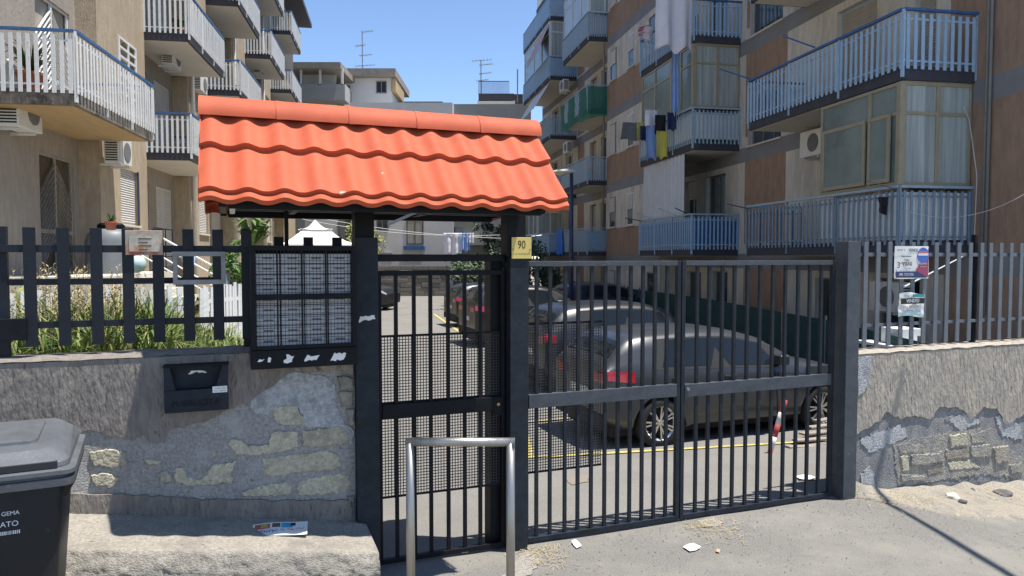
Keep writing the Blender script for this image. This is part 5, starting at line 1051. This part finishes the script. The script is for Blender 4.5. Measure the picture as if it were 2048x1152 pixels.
# ================================================================ CARS
import bisect
def interp(x, pts):
    if x <= pts[0][0]: return pts[0][1]
    for (a, va), (c, vc) in zip(pts, pts[1:]):
        if x <= c: t = (x - a) / (c - a); return va + (vc - va) * t
    return pts[-1][1]
def sm(x, pts, e=.022): return sum(interp(x + e * k, pts) for k in (-1.5, -.75, 0, .75, 1.5)) / 5
def car(label, loc, head, Lc, Wc, Hc, paint, kind='hatch', lamp='redlamp', plate=None, rim=.2, detail=True):
    root = empty('parked_car', loc, head, label, 'car', 'cars parked in the yard')
    top = {'hatch': [(0, .66), (.008, .75), (.02, .80), (.066, .945), (.12, .982), (.34, 1.0), (.47, .985), (.60, .90), (.74, .675), (.86, .63), (.95, .56), (1, .42)],
           'suv': [(0, .62), (.01, .70), (.03, .76), (.075, .93), (.13, .975), (.34, 1.0), (.5, .985), (.61, .92), (.72, .72), (.88, .67), (.96, .6), (1, .45)],
           'mini': [(0, .62), (.01, .72), (.02, .8), (.05, .95), (.10, .985), (.34, 1.0), (.52, .99), (.66, .91), (.78, .70), (.9, .63), (.97, .56), (1, .45)]}[kind]
    wid = [(0, .86), (.02, .92), (.07, .97), (.16, 1), (.8, 1), (.93, .95), (.98, .83), (1, .72)]
    bot = [(0, .24), (.04, .17), (.12, .135), (.88, .135), (.96, .16), (1, .22)]
    wr_ = .315 if kind != 'suv' else .34; xr, xf = .175 * Lc, .81 * Lc if kind != 'mini' else .82 * Lc
    def sec(t):
        h = sm(t, top) * Hc; zb = sm(t, bot) * Hc; w = sm(t, wid) * Wc / 2; belt = min(.60 * Hc + .075 * Hc * (1 - t), h - .03)
        cab = max(0, min(1, (h - belt) / (.3 * Hc))); wr = w * (.90 - .17 * cab)
        return [(0, zb), (.86 * w, zb), (.955 * w, zb + .05 * Hc), (.995 * w, zb + .2 * Hc), (w, (zb + .2 * Hc + belt) / 2), (.965 * w, belt), (wr, h - .05 * Hc * (.4 + .6 * cab)), (wr * .80, h - .012 * Hc), (wr * .4, h), (0, h)]
    def pt(t, k, off=0., side=1):
        s = sec(t); i = min(int(k), 8); f = k - i; y = s[i][0] + (s[i + 1][0] - s[i][0]) * f; z = s[i][1] + (s[i + 1][1] - s[i][1]) * f
        x = t * Lc; 
        if k < 5:
            for cx in (xr, xf):
                d = abs(x - cx); r = wr_ + .045
                if d < r: z = max(z, wr_ + math.sqrt(r * r - d * d) * (1.0))
        n = Vector((0, s[i + 1][1] - s[i][1], -(s[i + 1][0] - s[i][0]))); n.normalize()
        if off:
            dz = (sm(min(1, t + .01), top) - sm(max(0, t - .01), top)) * Hc / (.02 * Lc)
            nn = Vector((-dz * max(0, n.z), n.y, n.z)).normalized() if k > 5.9 else n
            return Vector((x, side * y, z)) + Vector((nn.x, side * nn.y, nn.z)) * off
        return Vector((x, side * y, z))
    N = 96; b = MB(); ks = [0, .5, 1, 1.5, 2, 2.5, 3, 3.5, 4, 4.5, 5, 5.33, 5.66, 6, 6.5, 7, 8, 9]; K = len(ks)
    for i in range(N + 1):
        for sd in (1, -1):
            for k in ks: b.v.append(tuple(pt(i / N, k, 0, sd)))
    for i in range(N):
        for sd in (0, 1):
            for j in range(K - 1):
                a = i * 2 * K + sd * K + j; b.f.append((a, a + 1, a + 1 + 2 * K, a + 2 * K))
    for i in (0, N):
        o_ = i * 2 * K; b.f += [(o_ + j, o_ + j + 1, o_ + K + j + 1, o_ + K + j) for j in range(K - 1)]
    m = b.mesh('body', True); bm = bmesh.new(); bm.from_mesh(m); bmesh.ops.remove_doubles(bm, verts=bm.verts, dist=.0008); bmesh.ops.recalc_face_normals(bm, faces=bm.faces); bm.to_mesh(m); bm.free(); m.polygons.foreach_set('use_smooth', [True] * len(m.polygons))
    body = link('body', m, paint, root); e = body.modifiers.new('e', 'EDGE_SPLIT'); e.split_angle = rad(42)
    def patch(t0, t1, k0, k1, mat, name, par=body, off=.006, both=True, nt=14, nk=5, shear=0., crn=.0):
        for sd in ((1, -1) if both else (1,)):
            q = MB()
            def f(a, c):
                t = t0 + (t1 - t0) * a + shear * (c - .5); k = k0 + (k1 - k0) * c
                return pt(min(1, max(0, t)), k, off, sd)
            q.grid(f, nt, nk); q.build(name, M[mat] if isinstance(mat, str) else mat, par, smooth=True)
    # glazing
    patch(.165, .635, 5.04, 5.95, 'tyre', 'window_surround', off=.003, shear=.02)
    patch(.205, .385, 5.12, 5.9, 'carglass', 'rear_side_window', shear=.045); patch(.405, .60, 5.12, 5.9, 'carglass', 'front_side_window', shear=-.06)
    rw0, rw1 = {'hatch': (.024, .066), 'suv': (.03, .075), 'mini': (.018, .05)}[kind]
    def across(t0, t1, yk, mat, name, off=.007):
        q = MB()
        def f(a, c):
            t = t0 + (t1 - t0) * c; s = sec(t); wq = s[6][0] * yk; y = -wq + 2 * wq * a; ay = abs(y); pts_ = s[6:]; z = pts_[-1][1]
            for (y0, z0), (y1, z1) in zip(pts_, pts_[1:]):
                if y1 <= ay <= y0: z = z1 + (z0 - z1) * ((ay - y1) / max(1e-6, y0 - y1))
            dz = (sm(t + .01, top) - sm(t - .01, top)) * Hc / (.02 * Lc); n = Vector((-dz, 0, 1)).normalized(); return Vector((t * Lc, y, z)) + n * off
        q.grid(f, 12, 8); q.build(name, M[mat], body, smooth=True)
    across(rw0, rw1, .9, 'carglass', 'rear_window'); across(.615, .725, .94, 'carglass', 'windscreen')
    # lamps, plate, trim
    patch(.0, .085 if kind != 'suv' else .05, 4.42, 5.0, lamp, 'tail_lamp', off=.008); patch(.93, .985, 4.3, 4.9, 'clearlamp', 'headlamp', off=.008)
    zr = .605 * Hc; w0 = sec(0)[4][0]
    q = MB().box(-.012, -.002, -w0 * .93, -w0 * .48, zr - .05, zr + .07); q.build('tail_lamp', M[lamp], body, bevel=.01); q = MB().box(-.012, -.002, w0 * .48, w0 * .93, zr - .05, zr + .07); q.build('tail_lamp', M[lamp], body, bevel=.01)
    MB().box(-.014, -.002, -.26, .26, .42 * Hc, .42 * Hc + .11).build('number_plate', M['plate'], body)
    MB().box(-.02, .02, -w0 * .96, w0 * .96, .17 * Hc, .30 * Hc).build('rear_bumper', M['tyre'], body, bevel=.015)
    for tt in (.392, .205, .615):      # door gaps
        for sd in (1, -1):
            q = MB(); pp = [pt(tt + .008 * math.sin(k), k, .002, sd) for k in (1.6, 2.2, 3, 4, 4.9)]; q.tube(pp, .006, 4, False); q.build('door_gap', M['tyre'], body)
    for tt in (.235, .43):
        for sd in (1, -1): p = pt(tt, 4.62, .015, sd); MB().box(p.x - .09, p.x + .09, p.y - .012, p.y + .012, p.z - .014, p.z + .014).build('door_handle', paint, body, bevel=.006)
    for sd in (1, -1): p = pt(.615, 5.1, .09, sd); MB().box(p.x - .06, p.x + .1, p.y - .09, p.y + .08, p.z - .03, p.z + .11).build('wing_mirror', paint, body, bevel=.03, seg=3); patch(.20, .80, 1.1, 1.9, 'tyre', 'sill_trim', off=.004, nt=20)
    tm = MB().lathe([(wr_ * .70, -.09), (wr_ * .93, -.10), (wr_, -.075), (wr_, .075), (wr_ * .93, .10), (wr_ * .70, .09)], (0, 0, 0), 32, 'y', cap=False).mesh('tyre', True)
    r1 = wr_ * .70; rb = MB().lathe([(r1, -.085), (r1, .08), (r1 * .9, .06), (r1 * .9, -.085)], (0, 0, 0), 32, 'y', cap=False); rb.lathe([(.0, .075), (.03, .075), (.04, .05), (.035, -.02)], (0, 0, 0), 16, 'y', cap=False)
    for i in range(7):
        for dl in (-.13, .13):
            a = i * 6.283 / 7 + dl; a2 = i * 6.283 / 7 + dl * .35; rb.bar((.03 * math.cos(a2), .062, .03 * math.sin(a2)), (r1 * .95 * math.cos(a), .072, r1 * .95 * math.sin(a)), .02, .02, up=(0, 1, 0))
    rm = rb.mesh('rim'); bk = MB().lathe([(0.001, -.02), (r1 * .9, -.02)], (0, 0, 0), 24, 'y', cap=False).mesh('brake_disc')
    for x in (xr, xf):
        for sd in (1, -1):
            w = empty('wheel', (x, sd * (Wc / 2 - .115), wr_), 0); w.parent = root; w.rotation_euler = (0, 0, 0 if sd > 0 else math.pi)
            link('tyre', tm, M['tyre'], w); link('rim', rm, M['alloy'], w); link('brake_disc', bk, M['dark'], w)
    MB().box(.03 * Lc, .97 * Lc, -Wc * .36, Wc * .36, .14, .3).build('underbody', M['dark'], root)
    return root
HEAD = math.atan2(.91, 2.37)
M['paint_grey'] = pm('graphite_car_paint', (.042, .045, .050), .36, .05, 2, coat=.4, metal=.2)
M['paint_black'] = pm('black_car_paint', (.010, .010, .012), .35, .1, 2, coat=.4); M['paint_dark'] = pm('anthracite_car_paint', (.016, .017, .02), .38, .1, 2, coat=.4); M['paint_silver'] = pm('silver_roof_paint', (.3, .31, .32), .3, .05, 2, coat=.8, metal=.4)
hd = Vector((math.cos(HEAD), math.sin(HEAD), 0)); sd_ = Vector((-hd.y, hd.x, 0))
def park(rear_wheel_px, z, Lc, Wc, label, paint, **k):
    """right hand rear wheel contact at the pixel"""
    p = atz(*rear_wheel_px, z); o = p - hd * (.175 * Lc) + sd_ * (Wc / 2 - .02); return car(label, (o.x, o.y, z), HEAD, Lc, Wc, paint=M[paint], **k)
park((1322, 897), -.2, 4.07, 1.73, 'graphite grey hatchback with red tail lamp parked behind the wide gate', 'paint_grey', Hc=1.46)
park((1170, 790), -.2, 4.15, 1.78, 'anthracite crossover with pale roof parked beyond the grey hatchback', 'paint_dark', Hc=1.58, kind='suv')
park((1000, 694), -.2, 3.8, 1.7, 'black upright small car seen through the narrow gate bars', 'paint_black', Hc=1.62, kind='mini')
park((955, 655), -.2, 4.1, 1.74, 'black hatchback parked next to the black upright small car', 'paint_black', Hc=1.5)
p = atz(772, 620, -.2); car('black car parked across the yard beside the garden terrace', (p.x - 3.6, p.y + 1.2, -.2), rad(-15), 4.1, 1.74, 1.55, M['paint_black'], 'suv')
p = atz(1120, 690, -.2); car('dark blue car parked far back by the lamp post', (p.x + .2, p.y + 5.5, -.2), HEAD, 4.1, 1.74, 1.5, pm('navy_car_paint', (.02, .035, .06), .3, .1, coat=.8))
# ================================================================ YARD OBJECTS
q0 = atz(1535, 922, -.19); q1 = aty(1570, 800, q0.y)
bo = empty('leaning_bollard', q0, 0, 'bent red and white bollard leaning in the yard', 'bollard'); dv = q1 - q0
for i in range(5): MB().tube([dv * (i / 5), dv * ((i + 1) / 5)], .032, 12).build('red_section' if i % 2 == 0 else 'white_section', M['redpaint'] if i % 2 == 0 else M['white'], bo, smooth=True)
MB().lathe([(.17, 0), (.15, .012), (.05, .02)], (0, 0, 0), 18).build('mortar_base', M['whitish'], bo)
for i in range(6):
    o = MB().box(-.6, .6, -.05, .05, -.012, .012).build('plank', M['wood'], bevel=.003); q = atz(1650, 905 - 9 * i, -.15); o.location = (q.x + .05 * i, q.y + .03 * i, -.16 + .03 * i); o.rotation_euler = (0, rad(3), HEAD + rad(-8 + 5 * i)); tag(o, ('lowest', 'second lowest', 'third lowest', 'third highest', 'second highest', 'topmost')[i] + ' weathered plank of the heap beside the grey gate post', 'plank', 'planks heaped by the gate post')
q = aty(1143, 345, 24)
lp = empty('street_lamp', (q.x, 24, -.2), 0, 'dark yard lamp post with pale flat lantern', 'street lamp'); MB().tube([(0, 0, 0), (0, 0, q.z + .25)], [.09, .06], 10).build('pole', M['navy'], lp, smooth=True)
a = aty(1105, 350, 24).x - q.x
hd_ = MB(); hd_.grid(lambda t, c: (a + (.1 - a) * t, .16 * math.cos(c * 6.283) * math.sin(max(.05, t) * 2.6) ** .5, q.z + .22 + (.10 if .0 <= c <= .5 else -.05) * abs(math.sin(c * 6.283)) * math.sin(max(.05, t) * 2.6) ** .5), 10, 16)
hd_.build('lantern', M['soffit'], lp, smooth=True); MB().grid(lambda t, c: (a + .06 + .42 * t, .11 * math.cos(c * 3.1416), q.z + .19 - .12 * math.sin(c * 3.1416) * math.sin(t * 3.1416)), 8, 10).build('diffuser', pm('lamp_diffuser', (.55, .48, .30), .4, .1), lp, smooth=True)
# clothes lines across the far yard with laundry
for k, (u0, v0, u1, v1, Y) in enumerate(((560, 420, 1080, 478, 30), (575, 432, 1000, 470, 31))):
    a, c = aty(u0, v0, Y), aty(u1, v1, Y); o = MB().tube([a.lerp(c, t / 10) - Vector((0, 0, .3 * 4 * t / 10 * (1 - t / 10))) for t in range(11)], .012, 5).build('clothes_line', M['cordwhite']); tag(o, ('upper' if not k else 'lower') + ' clothes line strung across the yard', 'clothes line')
EF = Frame((0, 30), (1, 0))
for u, w, h, m_, lb in ((905, .75, .95, 'cloth_white', 'wide white sheet pegged on the yard clothes line'), (930, .42, .8, 'cloth_lblue', 'pale blue cloth pegged on the yard clothes line'), (941, .28, .45, 'cloth_white', 'small white towel pegged beside pale blue cloth')):
    p = aty(u, 466, 30); cloth(EF, p.x, 0, p.z, w, h, m_, lb, 'x', folds=2.5, amp=.04, seed=u)
# bushes and trees at the end of the yard
def tree(u, v, Y, rx, rz, n, mat, label, name='garden_tree', ls=.09, seed=0, z0=-.2, lean=0):
    c = aty(u, v, Y); t = empty(name, (c.x, c.y, z0), 0, label, 'tree'); rn = random.Random(seed); b = MB(); cz = c.z - z0
    MB().tube([(0, 0, 0), (.05, 0, cz * .5), (lean, 0, cz)], [.12, .09, .04], 8).build('trunk', M['bark'], t); cl_ = [(rn.gauss(0, .45) * rx, rn.gauss(0, .45) * rx, cz + rn.gauss(0, .45) * rz, rn.uniform(.3, .55)) for _ in range(14)]
    for i in range(n):
        x, y, z, r = rn.choice(cl_); d = Vector((rn.gauss(0, 1), rn.gauss(0, 1), rn.gauss(0, 1))).normalized() * (r * rx * rn.random() ** .4); p = Vector((x, y, z)) + d; a = Vector((rn.gauss(0, 1), rn.gauss(0, 1), rn.gauss(0, 1))).normalized() * ls; q = a.orthogonal().normalized() * ls * .5
        b.add([p - a, p + q, p + a, p - q], [(0, 1, 2, 3)])
    b.build('crown', M[mat], t); return t
tree(945, 540, 36, 1.3, .9, 2200, 'leafdark', 'dark bushy tree behind the black parked cars', seed=1); tree(1010, 530, 33, 1.3, 1.1, 2400, 'leafdark', 'dark leafy shrub next to the number plate post', seed=2); tree(1085, 555, 30, 1.0, 1.0, 1600, 'leafdark', 'dark shrub near the foot of the yard lamp', seed=3)
tree(720, 478, 24, .7, .5, 1200, 'leafyellow', 'yellow green shrub right of the white gazebo', 'garden_shrub', seed=4, z0=1.0, ls=.06); tree(468, 545, 13, .32, .35, 1300, 'leaf', 'green shrub behind the fence by the letterbox cabinet', 'garden_shrub', seed=5, z0=1.0, ls=.045); tree(985, 470, 40, .8, 1.0, 900, 'leafdark', 'climbing greenery on the far pale house', 'garden_shrub', seed=6)
o = MB().box(-.05, .05, -.02, .02, 0, .9).build('marker_post', M['white']); q = atz(808, 590, -.2); o.location = q; tag(o, 'short white marker post before the stone end wall', 'post')
